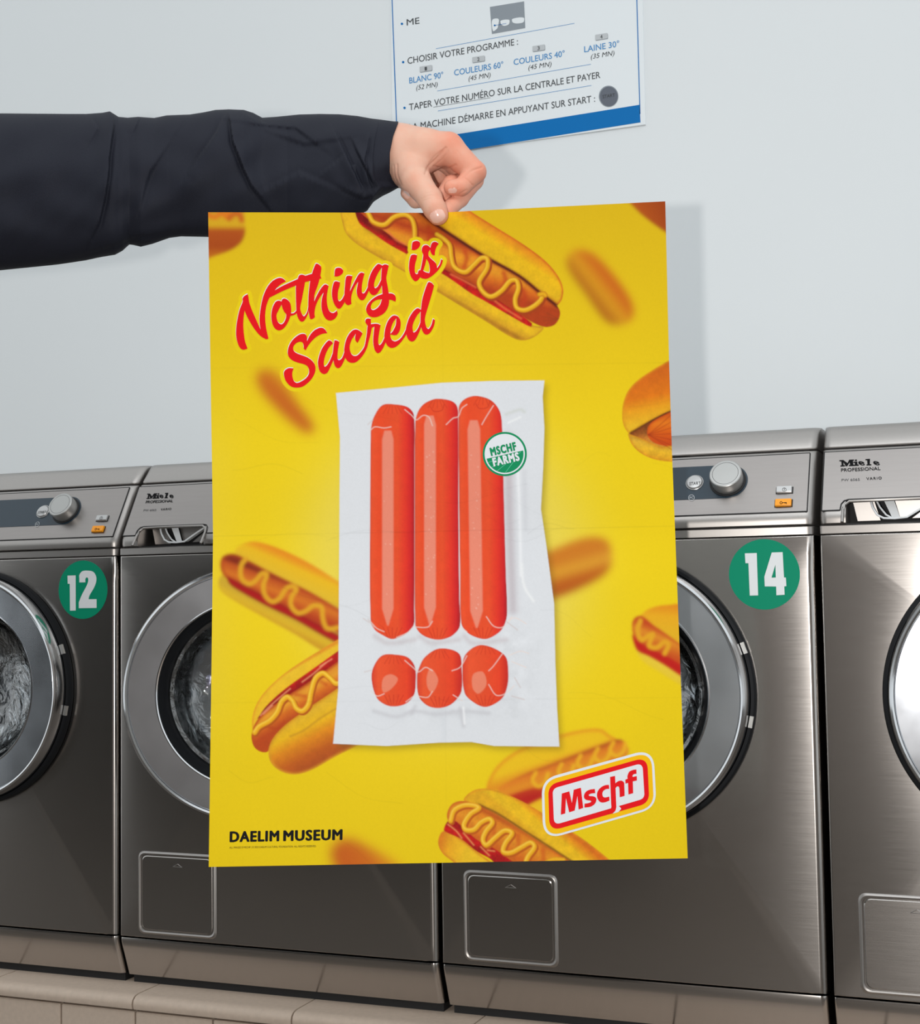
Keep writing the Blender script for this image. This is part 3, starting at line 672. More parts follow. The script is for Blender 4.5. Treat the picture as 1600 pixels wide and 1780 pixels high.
PACK = [(584,683,1),(680,674,1),(770,665,1),(860,662,1),(947,661,1),(944,690,1),(947,745,1),(945,810,1),(941,885,1),(950,945,1),(964,1050,1),(966,1150,1),(969,1230,1),(973,1298,1),(860,1297,1),(820,1290,1),(765,1291,1),(672,1297,1),(579,1293,1),(588,1200,1),(589,1050,1),(590,900,1),(591,760,1)]
SAUS = [
 [(644.5,760),(645,745),(650,725),(665,704),(689,703),(710,708),(720,722),(721,800),(721,950),(720.5,1060),(720,1085),(710,1099),(696,1107),(681,1111),(665,1104),(652,1095),(644.5,1080),(643.5,900)],
 [(722,735),(727,715),(736,703),(748,696),(760,693),(783,696),(794,704),(797,720),(797.5,900),(799,1040),(800,1088),(788,1104),(772,1111),(758,1112),(740,1107),(728,1098),(722,1085),(721,900)],
 [(797.5,710),(802,699),(813,691),(829,688),(853,695),(868,712),(873,735),(876,850),(880,1000),(882,1050),(881,1075),(873,1094),(860,1105),(845,1111),(828,1108),(812,1099),(802,1083),(800,1000),(798,850)],
 [(646,1180),(650,1158),(665,1139),(690,1138),(710,1143),(722,1160),(723,1190),(720,1208),(708,1222),(690,1228),(672,1226),(655,1213)],
 [(725,1175),(729,1160),(738,1143),(760,1128),(785,1129),(800,1138),(803,1160),(803,1200),(795,1215),(780,1227),(760,1231),(742,1226),(728,1210)],
 [(804,1160),(808,1140),(822,1126),(838,1121),(862,1128),(880,1142),(884,1165),(883,1190),(875,1212),(858,1225),(842,1229),(825,1222),(808,1205)]]
PACKC = (221,224,229)
def paint_pack():
    poly = smooth(PACK, 1)
    L = Layer(PACK, 40)
    d = sdf(poly + np.array((6, 7)), L.xx, L.yy)
    L.over(np.clip(d + 0.5, 0, 1) * 0.72, lin((112, 88, 14)))
    L.put(5.0, 1, thr=2)
    L = Layer(PACK, 6)
    L.fill(PACK, [(0, PACKC), (1, PACKC)], n=1)
    h, w = L.xx.shape
    n1 = vnoise((h, w), 14); n2 = vnoise((h, w), 5)
    film = np.exp(-((L.yy - 1165) / 90) ** 2) * np.exp(-((L.xx - 900) / 40) ** 2)
    film += np.exp(-((L.yy - 1235) / 18) ** 2) * np.exp(-((L.xx - 770) / 110) ** 2)
    film += np.exp(-((L.yy - 1115) / 14) ** 2) * np.exp(-((L.xx - 770) / 110) ** 2)
    L.c *= (1 - 0.12 * film * (n1 - 0.35) - 0.05 * film * (n2 - 0.5))[..., None].astype(np.float32)
    L.shade([(884,760),(886,900),(892,1060)], 9, (190,180,186), 0.75)
    L.shade([(900,800),(904,900),(906,1000)], 3, (236,238,242), 0.9)
    L.shade([(912,820),(914,920)], 5, (206,208,214), 0.5)
    L.shade([(907,980),(912,1020),(928,1045)], 2.5, (236,238,240), 0.9)
    L.shade([(880,720),(905,712),(912,716)], 3, (206,210,206), 0.7); L.shade([(884,735),(905,725)], 2, (238,240,242), 0.8)
    for k, s in enumerate(SAUS[:3]):
        L.shade([(s[-2][0]+8, 1106),(s[-4][0]+10, 1118),(s[8][0], 1112)], 5, (196,186,190), 0.5)
    for q in ([(650,1236),(690,1246),(720,1236),(760,1242),(800,1236),(850,1240)],[(800,1232),(806,1262)],[(722,1228),(716,1240)]):
        L.shade(q, 4, (198,198,204), 0.6)
    L.shade([(806,1230),(808,1258)], 2, (240,241,244), 0.8); L.shade([(772,1250),(772,1285)], 5, (212,216,222), 0.5)
    L.put(0, 20)
    hi = [(664.5,684.5,748,1078),(737.5,758,722,1076),(813,835,730,1082)]
    for k, s in enumerate(SAUS):
        L = Layer(s, 8)
        xs = [q[0] for q in s]; x0, x1 = min(xs), max(xs); ym = (min(q[1] for q in s) + max(q[1] for q in s)) / 2
        d = L.fill(s, [(0,(222,84,52)),(0.06,(234,82,40)),(0.2,(232,74,34)),(0.62,(230,78,38)),(0.8,(226,52,34)),(0.93,(206,30,34)),(1,(160,16,28))] if k < 3 else
               [(0,(214,62,38)),(0.15,(232,84,44)),(0.5,(228,76,38)),(0.8,(230,66,34)),(1,(196,36,28))], axis=((x0, ym), (x1, ym)), grain=0.05)
        if k < 3:
            a, b, t, u = hi[k]
            slant = (L.yy - 740) / 340 * (5 if k == 2 else 0)
            xm = (a + b) / 2 + slant
            wd = (b - a) / 2 * np.clip((L.yy - t + 6) / 40 + 0.45, 0, 1) * np.clip((u + 14 - L.yy) / 34, 0, 1)
            m = np.clip((wd - np.abs(L.xx - xm)) / 1.6 + 0.4, 0, 1) * (L.yy > t) * (L.yy < u + 10)
            m = gblur(m.astype(np.float32), 0.8) * 0.9 * (d > 1)
            L.c = L.c * (1 - m[..., None]) + lin((234,142,118)) * m[..., None]
            r2 = np.random.default_rng(30 + k)
            for _ in range(26 if k else 5):
                yy = r2.uniform(780, 1060); xx = r2.uniform(a + 2, b - 2) + (yy - 740) / 340 * (5 if k == 2 else 0); rr = r2.uniform(0.5, 1.3)
                q = np.exp(-(np.hypot(L.xx - xx, L.yy - yy) / rr) ** 2)[..., None] * 0.6
                L.c = L.c * (1 - q) + lin((244,196,180)) * q
        else:
            cx = x0 + (x1 - x0) * (0.36 if k > 3 else 0.42); cy = ym + 5
            pts = {3:[(664,1196),(667,1178),(680,1172),(692,1180),(682,1196),(668,1204)], 4:[(742,1178),(748,1162),(757,1170),(762,1184),(752,1204),(744,1196)], 5:[(822,1196),(823,1172),(840,1168),(846,1190),(832,1206)]}[k]
            dd = sdf(smooth(pts, 4), L.xx, L.yy); m = np.clip(dd / 2 + 0.5, 0, 1)[..., None] * 0.8
            L.c = L.c * (1 - m) + lin((234,140,112)) * m
        e = np.exp(-(np.maximum(d, 0) / 2.2) ** 2)[..., None] * 0.35
        L.c = L.c * (1 - e) + lin((190,40,30)) * e
        t0 = min(q[1] for q in s); b0 = max(q[1] for q in s); xc = (x0 + x1) / 2
        for dx in (-16,-8,0,9,17):
            L.shade([(xc + dx * 0.5, t0 + 3), (xc + dx, t0 + 16)], 0.7, (186,40,24), 0.55)
            L.shade([(xc + dx * 0.5, b0 - 4), (xc + dx, b0 - 20)], 0.8, (186,34,24), 0.55)
        if k in (1, 2): L.shade([(xc - 12, t0 + 14), (xc - 6, t0 + 22), (xc + 8, t0 + 20), (xc + 12, t0 + 10)], 0.8, (190,44,26), 0.7)
        L.put(0.4, 21 + k)
    # clear film edges over the sausages
    L = Layer(PACK, 4); L.a[:] = 1
    film = (232,214,206)
    for q in ([(704,712),(716,722),(724,730),(736,722),(746,725),(752,740)],[(776,738),(788,727),(797,724),(803,710),(812,703)],[(858,705),(846,724),(838,738)],[(644,748),(652,742),(668,744),(680,742)],
              [(644,1080),(655,1092),(668,1098)],[(720,1088),(708,1100),(690,1108)],[(722,1090),(744,1090),(752,1080)],[(800,1090),(812,1098)],[(846,1072),(858,1088),(872,1091),(884,1082),(890,1072)],
              [(704,1148),(718,1160),(728,1168),(740,1160),(752,1166)],[(786,1166),(800,1160),(812,1140)],[(874,1136),(858,1158),(850,1166)],[(646,1202),(656,1210),(668,1206)],[(722,1208),(706,1220)],[(726,1210),(744,1212),(752,1202)],[(788,1208),(804,1218)],[(850,1190),(862,1208),(874,1208),(886,1200),(894,1192)],
              [(884,1140),(905,1132),(920,1136)],[(890,1150),(915,1160)],[(884,1078),(896,1074),(915,1084)]):
        L.shade(q, 0.9, film, 0.75)
    for q in ([(640,738),(648,730)],[(640,1076),(650,1090)],[(632,1075),(642,1082)],[(634,1168),(646,1165)],[(880,1080),(900,1095)],[(895,1178),(905,1195)],[(890,1210),(912,1216)]):
        L.shade(q, 1.2, (205,190,188), 0.6)
    L.put(0, None)

STK = (877.8, 789.1)
def paint_title_border():
    L = Layer([(400,410),(790,690)], 20)
    d = np.full(L.xx.shape, -1e3, np.float32)
    for o, hs in TITLE:
        d = np.maximum(d, sdf(smooth(o, 3), L.xx, L.yy))
    a = np.clip(d + 7.6, 0, 1)
    L.over(a, lin((235, 206, 8)))
    L.put(0.3, 15)

def paint_paper():
    """fold lines, wear and grain of the paper itself"""
    yy, xx = np.mgrid[0:GH + 1, 0:GW + 1].astype(np.float32); xx += PX0; yy += PY0
    n = vnoise(yy.shape, 2.0) - 0.5; n2 = vnoise(yy.shape, 90) - 0.5
    k = 1 + 0.035 * n + 0.03 * n2
    for y0, s, w, dk in ((932, -0.022, 0.8, 0.11), (640, -0.012, 1.2, 0.05), (1222, -0.012, 1.2, 0.05)):
        d = yy - (y0 + (xx - 370) * s); k *= 1 - dk * np.exp(-(d / w) ** 2) * (0.45 + 0.9 * vnoise(yy.shape, 40))
    for x0, w, dk in ((768, 1.2, 0.03),):
        d = xx - (x0 + (yy - 360) * 0.008); k *= 1 - dk * np.exp(-(d / w) ** 2)
    r2 = np.random.default_rng(11)
    for i in range(26):
        x0, y0 = r2.uniform(380, 1150), r2.uniform(640, 1480); a = r2.uniform(-0.2, 0.65); L = r2.uniform(60, 190)
        pts = [(x0 + t * L, y0 + math.sin(a) * t * L + 9 * math.sin(t * 5 + i)) for t in np.linspace(0, 1, 9)]
        wx0, wx1, wy0, wy1 = window(pts, 6)
        if wx1 <= wx0 or wy1 <= wy0: continue
        d = polydist(pts, xx[wy0:wy1, wx0:wx1], yy[wy0:wy1, wx0:wx1])
        k[wy0:wy1, wx0:wx1] *= 1 - r2.uniform(0.03, 0.09) * np.exp(-(d / 1.0) ** 2)
    ART[:] = ART * k[..., None]

def paint_all():
    art_init(); paint_hot_dogs(); paint_title_border(); paint_pack(); paint_paper()
# ---------------------------------------------------------------- washing machines
FP0 = np.array([0, 0.004, 0.792]); FD = np.array([0, 0.054, 0.094]); FD = FD / np.linalg.norm(FD); FN = np.array([0, -FD[2], FD[1]])
def fas(X, s, h=0.0):
    return np.array([X, 0, 0]) + FP0 + s * FD + h * FN
XL, XR = 0.002, 0.594
BASE = np.array([0.0, 0.0, LEDGE_Z])     # where the proto stands; all machine coordinates are world ones minus this
def W(p): return np.array(p, float) - BASE
def build(mb, name, m, parent, **k):
    mb.v = [tuple(W(p)) for p in mb.v]; return mb.build(name, m, parent, **k)
def stations(x0, x1, rl, rr, n=6):
    st = []
    for t in np.linspace(0, math.pi/2, n): st.append((x0 + rl - rl * math.cos(t), rl - rl * math.sin(t)))
    for t in np.linspace(0, math.pi/2, n): st.append((x1 - rr + rr * math.sin(t), rr - rr * math.cos(t)))
    return st
def prism(mb, front, back, st):
    """front [(y,z)] bottom to top, pushed back near the rounded ends; back [(y,z)] top to bottom"""
    mb.loops([[(x, y + q, z) for y, z in front] + [(x, y, z) for y, z in back] for x, q in st], True, True, True)
def rect_loop(x0, x1, z0, z1, y, n=28):
    P = []
    for (a, b) in (((x0, z0), (x1, z0)), ((x1, z0), (x1, z1)), ((x1, z1), (x0, z1)), ((x0, z1), (x0, z0))):
        for t in np.linspace(0, 1, n, endpoint=False): P.append((a[0] + (b[0] - a[0]) * t, y, a[1] + (b[1] - a[1]) * t))
    return P
DC = np.array([0.294, 0.0, 0.528]); HINGE_X = 0.515

def plate_on_fascia(mb, poly, h0, h1):
    A = [fas(x, s, h0) for x, s in poly]; B = [fas(x, s, h1) for x, s in poly]
    mb.loops([A, B], True, True, True)

def make_washer():
    root = empty('washing_machine', BASE)
    # front panel with the round porthole
    mb = MB(); z0, z1 = 0.1035, 0.7575; loops = []
    R = rect_loop(XL + 0.003, XR - 0.012, z0 + 0.002, z1 - 0.002, 0.0)
    def circ(r, y): 
        return [(DC[0] + r * (p[0] - DC[0]) / math.hypot(p[0] - DC[0], p[2] - DC[2]), y, DC[2] + r * (p[2] - DC[2]) / math.hypot(p[0] - DC[0], p[2] - DC[2])) for p in R]
    loops += [circ(0.196, 0.05), circ(0.198, 0.006), circ(0.204, 0.0), R]
    for t in np.linspace(0, math.pi/2, 7)[1:]:
        sl, sr, sz = 0.003, 0.012, 0.002; c, s = 1 - math.cos(t), 1 - math.sin(t)
        loops.append([(p[0], p[1], p[2]) for p in rect_loop(XL + sl * s, XR - sr * s, z0 + sz * s, z1 - sz * s, 0.0)])
        Q = loops[-1]; n = 28
        for i, p in enumerate(Q):   # depth of the rounding differs per side
            side = i // n
            d = {0: 0.002, 1: 0.012, 2: 0.002, 3: 0.003}[side]
            Q[i] = (p[0], d * c, p[2])
    loops.append([(p[0], 0.70, p[2]) for p in rect_loop(XL, XR, z0, z1, 0.70)])
    mb.loops(loops, True, False, True)
    build(mb, 'front_panel', M['steel'], root)
    # plinth, dark foot strip, strip under the controls, fascia, lid
    mb = MB(); prism(mb, [(0.032, 0.032), (0.024, 0.033), (0.012, 0.065), (0.0045, 0.084), (0.0012, 0.0935), (0.0006, 0.0985), (0.0012, 0.1010)], [(0.5, 0.1010), (0.5, 0.032)], stations(XL, XR, 0.004, 0.012))
    build(mb, 'plinth', M['steel'], root)
    mb = MB(); mb.box((XL + 0.005, 0.034, LEDGE_Z), (XR - 0.005, 0.5, 0.1034)); build(mb, 'foot_strip', M['gap'], root, smooth=False)
    mb = MB(); prism(mb, [(0.002, 0.7584), (-0.001, 0.7594), (-0.001, 0.7702), (0.002, 0.7714)], [(0.5, 0.7714), (0.5, 0.7584)], stations(XL, XR, 0.003, 0.012))
    build(mb, 'trim_strip', M['satin'], root)
    for a, b in (((XL + 0.006, 0.012, 0.757), (XR - 0.014, 0.6, 0.774)), ((XL + 0.006, 0.072, 0.884), (XR - 0.014, 0.6, 0.892))):
        mb = MB(); mb.box(a, b); build(mb, 'seam_gap', M['gap'], root, smooth=False)
    front = [(0.003, 0.7728), (0.0005, 0.7745), (0.0, 0.780), (0.0005, 0.786), (0.004, 0.792), (0.056, 0.8825), (0.0585, 0.8855), (0.062, 0.8868)]
    back = [(0.6, 0.8868), (0.6, 0.7728)]
    mb = MB(); stL = stations(XL, 0.0385, 0.010, 0.0); prism(mb, front, back, [q for q in stL if q[0] < 0.0384] + [(0.0385, 0.0)])
    upper = [(0.024, 0.8085), (0.0135, 0.8085), (0.056, 0.8825), (0.0585, 0.8855), (0.062, 0.8868)]
    prism(mb, upper, [(0.6, 0.8868), (0.6, 0.8085)], [(0.0385, 0), (0.1705, 0)])
    stR = stations(0.1705, XR, 0.0, 0.014); prism(mb, front, back, [(0.1705, 0.0)] + [q for q in stR if q[0] > 0.1706])
    build(mb, 'control_fascia', M['satin'], root)
    mb = MB(); mb.box((0.0385, 0.062, 0.7722), (0.1705, 0.066, 0.8085)); mb.box((0.0385, 0.006, 0.7712), (0.1705, 0.066, 0.7722))
    rec = build(mb, 'handle_recess', M['gap'], root, smooth=False)
    mb = MB(); rr = 0.0022
    mb.tube([fas(0.0345, -0.0225, 0.004), fas(0.0350, 0.002, 0.0012), fas(0.0375, 0.0095, 0.001), fas(0.0435, 0.0148, 0.001), fas(0.10, 0.0155, 0.001), fas(0.163, 0.0155, 0.001), fas(0.1700, 0.011, 0.001), fas(0.1718, 0.003, 0.001), fas(0.1722, -0.0225, 0.004)], rr, 10)
    build(mb, 'handle_lip', M['satin'], root)
    mb = MB()
    q = lambda X, s, d=0.018: np.array([X, d, 0.792 + s * 0.9])
    mb.tube([q(0.072, 0.018), q(0.075, 0.004), q(0.081, -0.008), q(0.090, -0.0135), q(0.105, -0.0145), q(0.122, -0.013), q(0.145, 0.002), q(0.168, 0.016)], 0.0016, 8)
    mb.tube([q(0.079, 0.018, 0.022), q(0.085, 0.004, 0.022), q(0.093, -0.008, 0.022), q(0.101, -0.0135, 0.022)], 0.0014, 8)
    mb.add([q(0.090, 0.016, 0.026), q(0.104, 0.016, 0.026), q(0.112, -0.013, 0.026), q(0.101, -0.013, 0.026)], [(0, 1, 2, 3)])
    build(mb, 'handle_lever', M['sticker_white'], rec)
    mb = MB(); mb.add([q(0.105, 0.016, 0.03), q(0.168, 0.016, 0.03), q(0.122, -0.013, 0.03), q(0.112, -0.013, 0.03)], [(0, 1, 2, 3)])
    mb.add([q(0.046, 0.016, 0.034), q(0.076, 0.016, 0.034), q(0.084, -0.016, 0.034), q(0.052, -0.016, 0.034)], [(0, 1, 2, 3)])
    mb.add([q(0.150, 0.004, 0.034), q(0.170, 0.016, 0.034), q(0.170, -0.014, 0.034), q(0.128, -0.014, 0.034)], [(0, 1, 2, 3)])
    build(mb, 'handle_plate', M['satin'], rec, smooth=False)
    lidf = [(0.064, 0.8890), (0.0625, 0.8905), (0.063, 0.893), (0.084, 0.9165), (0.089, 0.9215), (0.096, 0.9247), (0.106, 0.9258)]
    mb = MB(); prism(mb, lidf, [(0.72, 0.9258), (0.72, 0.8890)], stations(XL, XR, 0.012, 0.014, 8)); build(mb, 'lid', M['satin'], root)
    # drawer front and control panel, let into the fascia with a fine dark joint
    dr = [(0.0050, 0.1040), (0.205, 0.1040), (0.205, 0.0005), (0.1755, 0.0005), (0.1745, 0.0110), (0.170, 0.0170), (0.163, 0.0185), (0.0425, 0.0185), (0.0360, 0.0165), (0.0320, 0.0110), (0.0305, 0.0005), (0.0050, 0.0005)]
    cp = [(0.2065, 0.1040), (0.5840, 0.1040), (0.5840, 0.0005), (0.2065, 0.0005)]
    for nm, P in (('drawer_front', dr), ('control_panel', cp)):
        c = np.mean(P, 0); mb = MB(); plate_on_fascia(mb, P, -0.001, 0.0010); o = build(mb, nm, M['satin2'], root, angle=20)
        e = 0.0011; mb = MB()
        for a, b in zip(P, P[1:] + P[:1]):
            mb.tube([fas(a[0], a[1], 0.0003), fas(b[0], b[1], 0.0003)], e, 6)
        build(mb, 'panel_joint', M['gap'], o)
    # display strip ending in a half round behind the knob
    cx, cs, hh = 0.4645, 0.0590, 0.0300
    P = [(0.245, cs + hh)] + [(cx + hh * math.sin(t), cs + hh * math.cos(t)) for t in np.linspace(0, math.pi, 25)] + [(0.245, cs - hh)]
    mb = MB(); plate_on_fascia(mb, P, 0.0005, 0.0016); disp = build(mb, 'display_strip', M['display'], root, angle=20)
    e1, e2 = np.array([1.0, 0, 0]), FD
    mb = MB(); K = fas(cx, cs)
    mb.loops(lathe_loops([(0.0275, 0.0010), (0.0275, 0.0030), (0.0262, 0.0035), (0.0245, 0.0035)], K, FN, e1, e2, 64)); build(mb, 'knob_seat', M['gap'], root)
    mb = MB(); mb.loops(lathe_loops([(0.0240, 0.002), (0.0243, 0.020), (0.0238, 0.0222), (0.0228, 0.0230), (0.0197, 0.0231), (0.0194, 0.0227), (0.0190, 0.0231), (0.0002, 0.0233)], K, FN, e1, e2, 64), True, False, True)
    kn = build(mb, 'knob', M['knob'], root)
    mb = MB(); mb.loops(lathe_loops([(0.0196, 0.02312), (0.0191, 0.02325)], K, FN, e1, e2, 64)); build(mb, 'knob_groove', M['grey_ink'], kn)
    S = fas(0.4142, 0.0587)
    mb = MB(); mb.loops(lathe_loops([(0.0135, 0.001), (0.0135, 0.0030), (0.0126, 0.0036), (0.0120, 0.0030)], S, FN, e1, e2, 40)); build(mb, 'button_ring', M['button'], root)
    mb = MB(); mb.loops(lathe_loops([(0.0116, 0.001), (0.0116, 0.0042), (0.0108, 0.0052), (0.006, 0.0060), (0.0002, 0.0062)], S, FN, e1, e2, 40), True, False, True); sb = build(mb, 'start_button', M['button'], root)
    def on14(h): return lambda x, y, e=0.0: W(at_plane(x, y, fas(0, 0, h + e), FN) - np.array([0.6, 0, 0]))
    def on13(h): return lambda x, y, e=0.0: W(at_plane(x, y, fas(0, 0, h + e), FN))
    def vis(nm, VF, Mp, m, p): return ink(nm, VF, Mp, m, p)
    vis('start_lettering', text_flat('START', (1198.5, 843.0), (1218.2, 841.5), (0.4, -5.0), 0.012), on14(0.0067), M['grey_ink'], sb)
    c = (1202.5, 865.2); vis('interface_mark', join_flat(ring_flat(c, 5.4, 4.7), text_flat('PC', (1199.3, 867), (1206, 866.4), (0, -3.4), 0.0)), on14(0.0019), M['sign_key'], disp)
    # push buttons
    for nm, m, c, w, h in (('power_button', M['button'], (0.5497, 0.0383), 0.0226, 0.0105), ('key_button', M['orange'], (0.5495, 0.0154), 0.0236, 0.0118)):
        mb = MB(); plate_on_fascia(mb, [(c[0] - w/2 - 0.0012, c[1] + h/2 + 0.0008), (c[0] + w/2 + 0.0016, c[1] + h/2 + 0.0008), (c[0] + w/2 + 0.0016, c[1] - h/2 - 0.0008), (c[0] - w/2 - 0.0012, c[1] - h/2 - 0.0008)], 0.0004, 0.0013)
        well = build(mb, 'button_well', M['gap'], root, smooth=False)
        mb = MB(); P = round_poly([(c[0] - w/2, c[1] + h/2), (c[0] + w/2, c[1] + h/2), (c[0] + w/2, c[1] - h/2), (c[0] - w/2, c[1] - h/2)], 0.0010, 4)
        P2 = [(c[0] + (x - c[0]) * 0.955, c[1] + (s - c[1]) * 0.87 + 0.0004) for x, s in P]
        mb.loops([[fas(x, s, 0.0006) for x, s in P], [fas(x, s, 0.0048) for x, s in P], [fas(x, s, 0.0056) for x, s in P2]], True, True, True)
        b = build(mb, nm, m, root, angle=25)
        if nm == 'power_button':
            g = (1364.0, 851.2); vis('power_mark', join_flat(ring_flat(g, 3.6, 3.0), line_flat((g[0] + 0.5, g[1] - 2), (g[0] - 0.3, g[1] + 2), 0.7)), on14(0.0060), M['black_ink'], b)
        else:
            g = (1358.4, 873.8); vis('key_mark', join_flat(ring_flat(g, 2.4, 1.5), line_flat((g[0] + 2, g[1]), (g[0] + 9.6, g[1] - 0.5), 1.0), line_flat((g[0] + 9.0, g[1] - 0.5), (g[0] + 9.2, g[1] + 2), 1.2), line_flat((g[0] + 6.8, g[1] - 0.2), (g[0] + 7.0, g[1] + 1.4), 1.1)), on14(0.0060), M['black_ink'], b)
    # lettering on the drawer front
    df = [o for o in root.children if o.name.startswith('drawer_front')][0]
    A = on13(0.0016)
    # slab-serif italic name, then the two lines under it
    z = lambda p: (200 + p[0] / 9.143, 840 + p[1] / 9.143)
    g = lambda pts: fill_flat([([z(p) for p in pts], [])])
    Mi = g([(512,165),(555,163),(588,205),(620,160),(672,158),(669,170),(654,172),(644,226),(660,228),(657,240),(592,243),(594,231),(608,229),(614,192),(572,243),(558,244),(548,192),(536,232),(552,233),(549,245),(498,248),(501,236),(515,234),(528,178),(510,178)])
    ii = g([(652,188),(700,186),(688,224),(702,224),(699,238),(648,240),(651,228),(660,226),(668,200),(651,200)]); dot = g([(680,160),(704,158),(696,176),(678,177)])
    def slab_e(x): 
        e = lambda cx, cy, rx, ry, a0, a1, n=14: [(cx + rx * math.cos(math.radians(t)) - 0.22 * ry * math.sin(math.radians(t)), cy - ry * math.sin(math.radians(t))) for t in np.linspace(a0, a1, n)]
        ringp = e(x + 32, 208, 33, 27, 15, 335, 30) + e(x + 34, 209, 14, 17, 325, 22, 26)
        bar = [(x + 8, 203), (x + 62, 200), (x + 60, 211), (x + 6, 214)]
        return fill_flat([([z(p) for p in ringp], []), ([z(p) for p in bar], [])], 3e-5)
    ll = g([(795,154),(846,150),(822,222),(838,222),(835,234),(782,236),(785,225),(796,223),(810,166),(792,167)])
    vis('maker_lettering', join_flat(Mi, ii, dot, slab_e(706), ll, slab_e(866)), A, M['black_ink'], df)
    vis('subtitle_lettering', text_flat('PROFESSIONAL', z((484, 318)), z((913, 298)), (1.2, -4.6), 0.006, 0.0), A, M['black_ink'], df)
    vis('model_lettering', text_flat('PW 6065', z((450, 445)), z((648, 438)), (0.9, -3.4), -0.004), A, M['grey_ink'], df)
    vis('model_lettering', text_flat('VARIO', z((722, 431)), z((888, 422)), (0.9, -3.7), 0.006, 0, 1.25), A, M['black_ink'], df)
    # service flap in its rounded frame
    fx0, fx1, fz0, fz1 = 0.0425, 0.1905, 0.1135, 0.2470
    P = round_poly([(fx0, fz1), (fx1, fz1), (fx1, fz0), (fx0, fz0)], 0.011, 8)
    mb = MB(); c = np.array([(fx0 + fx1)/2, (fz0 + fz1)/2])
    def ins(d): return [(c[0] + (x - c[0]) * (1 - d / ((fx1 - fx0)/2)), c[1] + (s - c[1]) * (1 - d / ((fz1 - fz0)/2))) for x, s in P]
    L3 = []
    for d, y in ((-0.0035, 0.0005), (-0.0022, -0.0016), (0.0, -0.0026), (0.0020, -0.0016), (0.0028, 0.0006), (0.0040, 0.0006), (0.0045, -0.0008), (0.0056, -0.0014)):
        L3.append([(x, y, s) for x, s in ins(d)])
    mb.loops(L3[:6], True, False, False); fr = build(mb, 'flap_frame', M['satin'], root)
    mb = MB(); mb.loops(L3[4:6], True); build(mb, 'flap_joint', M['gap'], fr)
    mb = MB(); mb.loops([L3[5]] + L3[6:], True, False, True); fl = build(mb, 'service_flap', M['steel'], root, angle=8)
    X = 0.119; mb = MB(); mb.tube([(X - 0.0095, -0.0016, 0.2265), (X + 0.0085, -0.0016, 0.2265), (X, -0.0016, 0.2315), (X - 0.0095, -0.0016, 0.2265)], 0.0006, 6); build(mb, 'flap_arrow', M['satin'], fl)
    # drum and seal behind the porthole
    ax, e1, e2 = (0, 1, 0), (1, 0, 0), (0, 0, 1)
    mb = MB(); mb.loops(lathe_loops([(0.199, 0.004), (0.190, 0.000), (0.180, 0.006), (0.174, 0.03), (0.180, 0.05)], DC, ax, e1, e2)); build(mb, 'door_seal', M['rubber'], root)
    mb = MB(); mb.loops(lathe_loops([(0.178, 0.05), (0.215, 0.07), (0.222, 0.10), (0.222, 0.36), (0.20, 0.385), (0.10, 0.39), (0.05, 0.37), (0.001, 0.365)], DC, ax, e1, e2), True, False, True)
    for a in (90, 210, 330):
        a = math.radians(a); d = np.array([math.cos(a), 0, math.sin(a)]); t = np.array([-math.sin(a), 0, math.cos(a)])
        mb.loops([[DC + d * 0.222 + t * s * w + np.array([0, y, 0]) - d * hgt for s, hgt in ((-1, 0), (-0.5, 0.028), (0, 0.036), (0.5, 0.028), (1, 0))] for y, w in ((0.10, 0.035), (0.36, 0.04))], False)
    build(mb, 'drum', M['drum'], root)
    # door, hung on the right
    H = np.array([HINGE_X, 0.0, DC[2]])
    dl = lambda prof, n=128: [[p - H for p in L] for L in lathe_loops(prof, DC, ax, e1, e2, n)]
    def dbuild(mb, nm, m, parent, loc=None, angle=35): return mb.build(nm, m, parent, loc=loc, angle=angle)
    mb = MB(); mb.loops(dl([(0.188, -0.012), (0.1935, -0.0335), (0.192, -0.0345), (0.149, -0.0343), (0.147, -0.020), (0.150, -0.010), (0.188, -0.010)]))
    door = dbuild(mb, 'door', M['ring'], root, tuple(W(H)), 5)
    mb = MB(); mb.loops(dl([(0.190, -0.010), (0.1930, -0.0335), (0.1942, -0.0368), (0.1968, -0.0380), (0.1998, -0.0365), (0.2022, -0.030), (0.2035, -0.018), (0.2035, -0.010), (0.190, -0.008)])); dbuild(mb, 'door_rim', M['chrome'], door)
    mb = MB(); mb.loops(dl([(0.2045, -0.014), (0.209, -0.013), (0.2115, -0.009), (0.2115, -0.001), (0.2045, -0.001)])); rg = dbuild(mb, 'porthole_ring', M['rubber'], root, loc=tuple(W(H)))
    mb = MB(); mb.loops(dl([(0.1495, -0.0330), (0.1490, -0.0352), (0.1475, -0.0356), (0.1458, -0.0340), (0.1450, -0.027), (0.147, -0.018), (0.1495, -0.0315)])); dbuild(mb, 'inner_rim', M['chrome'], door)
    mb = MB(); mb.loops(dl([(0.1460, -0.026), (0.1420, -0.020), (0.1390, -0.010), (0.1350, -0.004), (0.1325, 0.000), (0.1325, 0.008), (0.150, 0.008), (0.150, -0.018)])); dbuild(mb, 'glass_seal', M['rubber'], door)
    bowl = [(0.1400, 0.000), (0.1315, -0.006), (0.126, -0.002), (0.120, 0.016), (0.112, 0.034), (0.098, 0.046), (0.07, 0.055), (0.035, 0.059), (0.001, 0.060)]
    bowl2 = [(0.001, 0.0665), (0.035, 0.0655), (0.072, 0.0615), (0.103, 0.052), (0.119, 0.037), (0.127, 0.017), (0.134, 0.002), (0.1400, 0.0005)]
    mb = MB(); mb.loops(dl(bowl), True, False, True); mb.loops(dl(bowl2), True, True, False); dbuild(mb, 'door_glass', M['glass'], door)
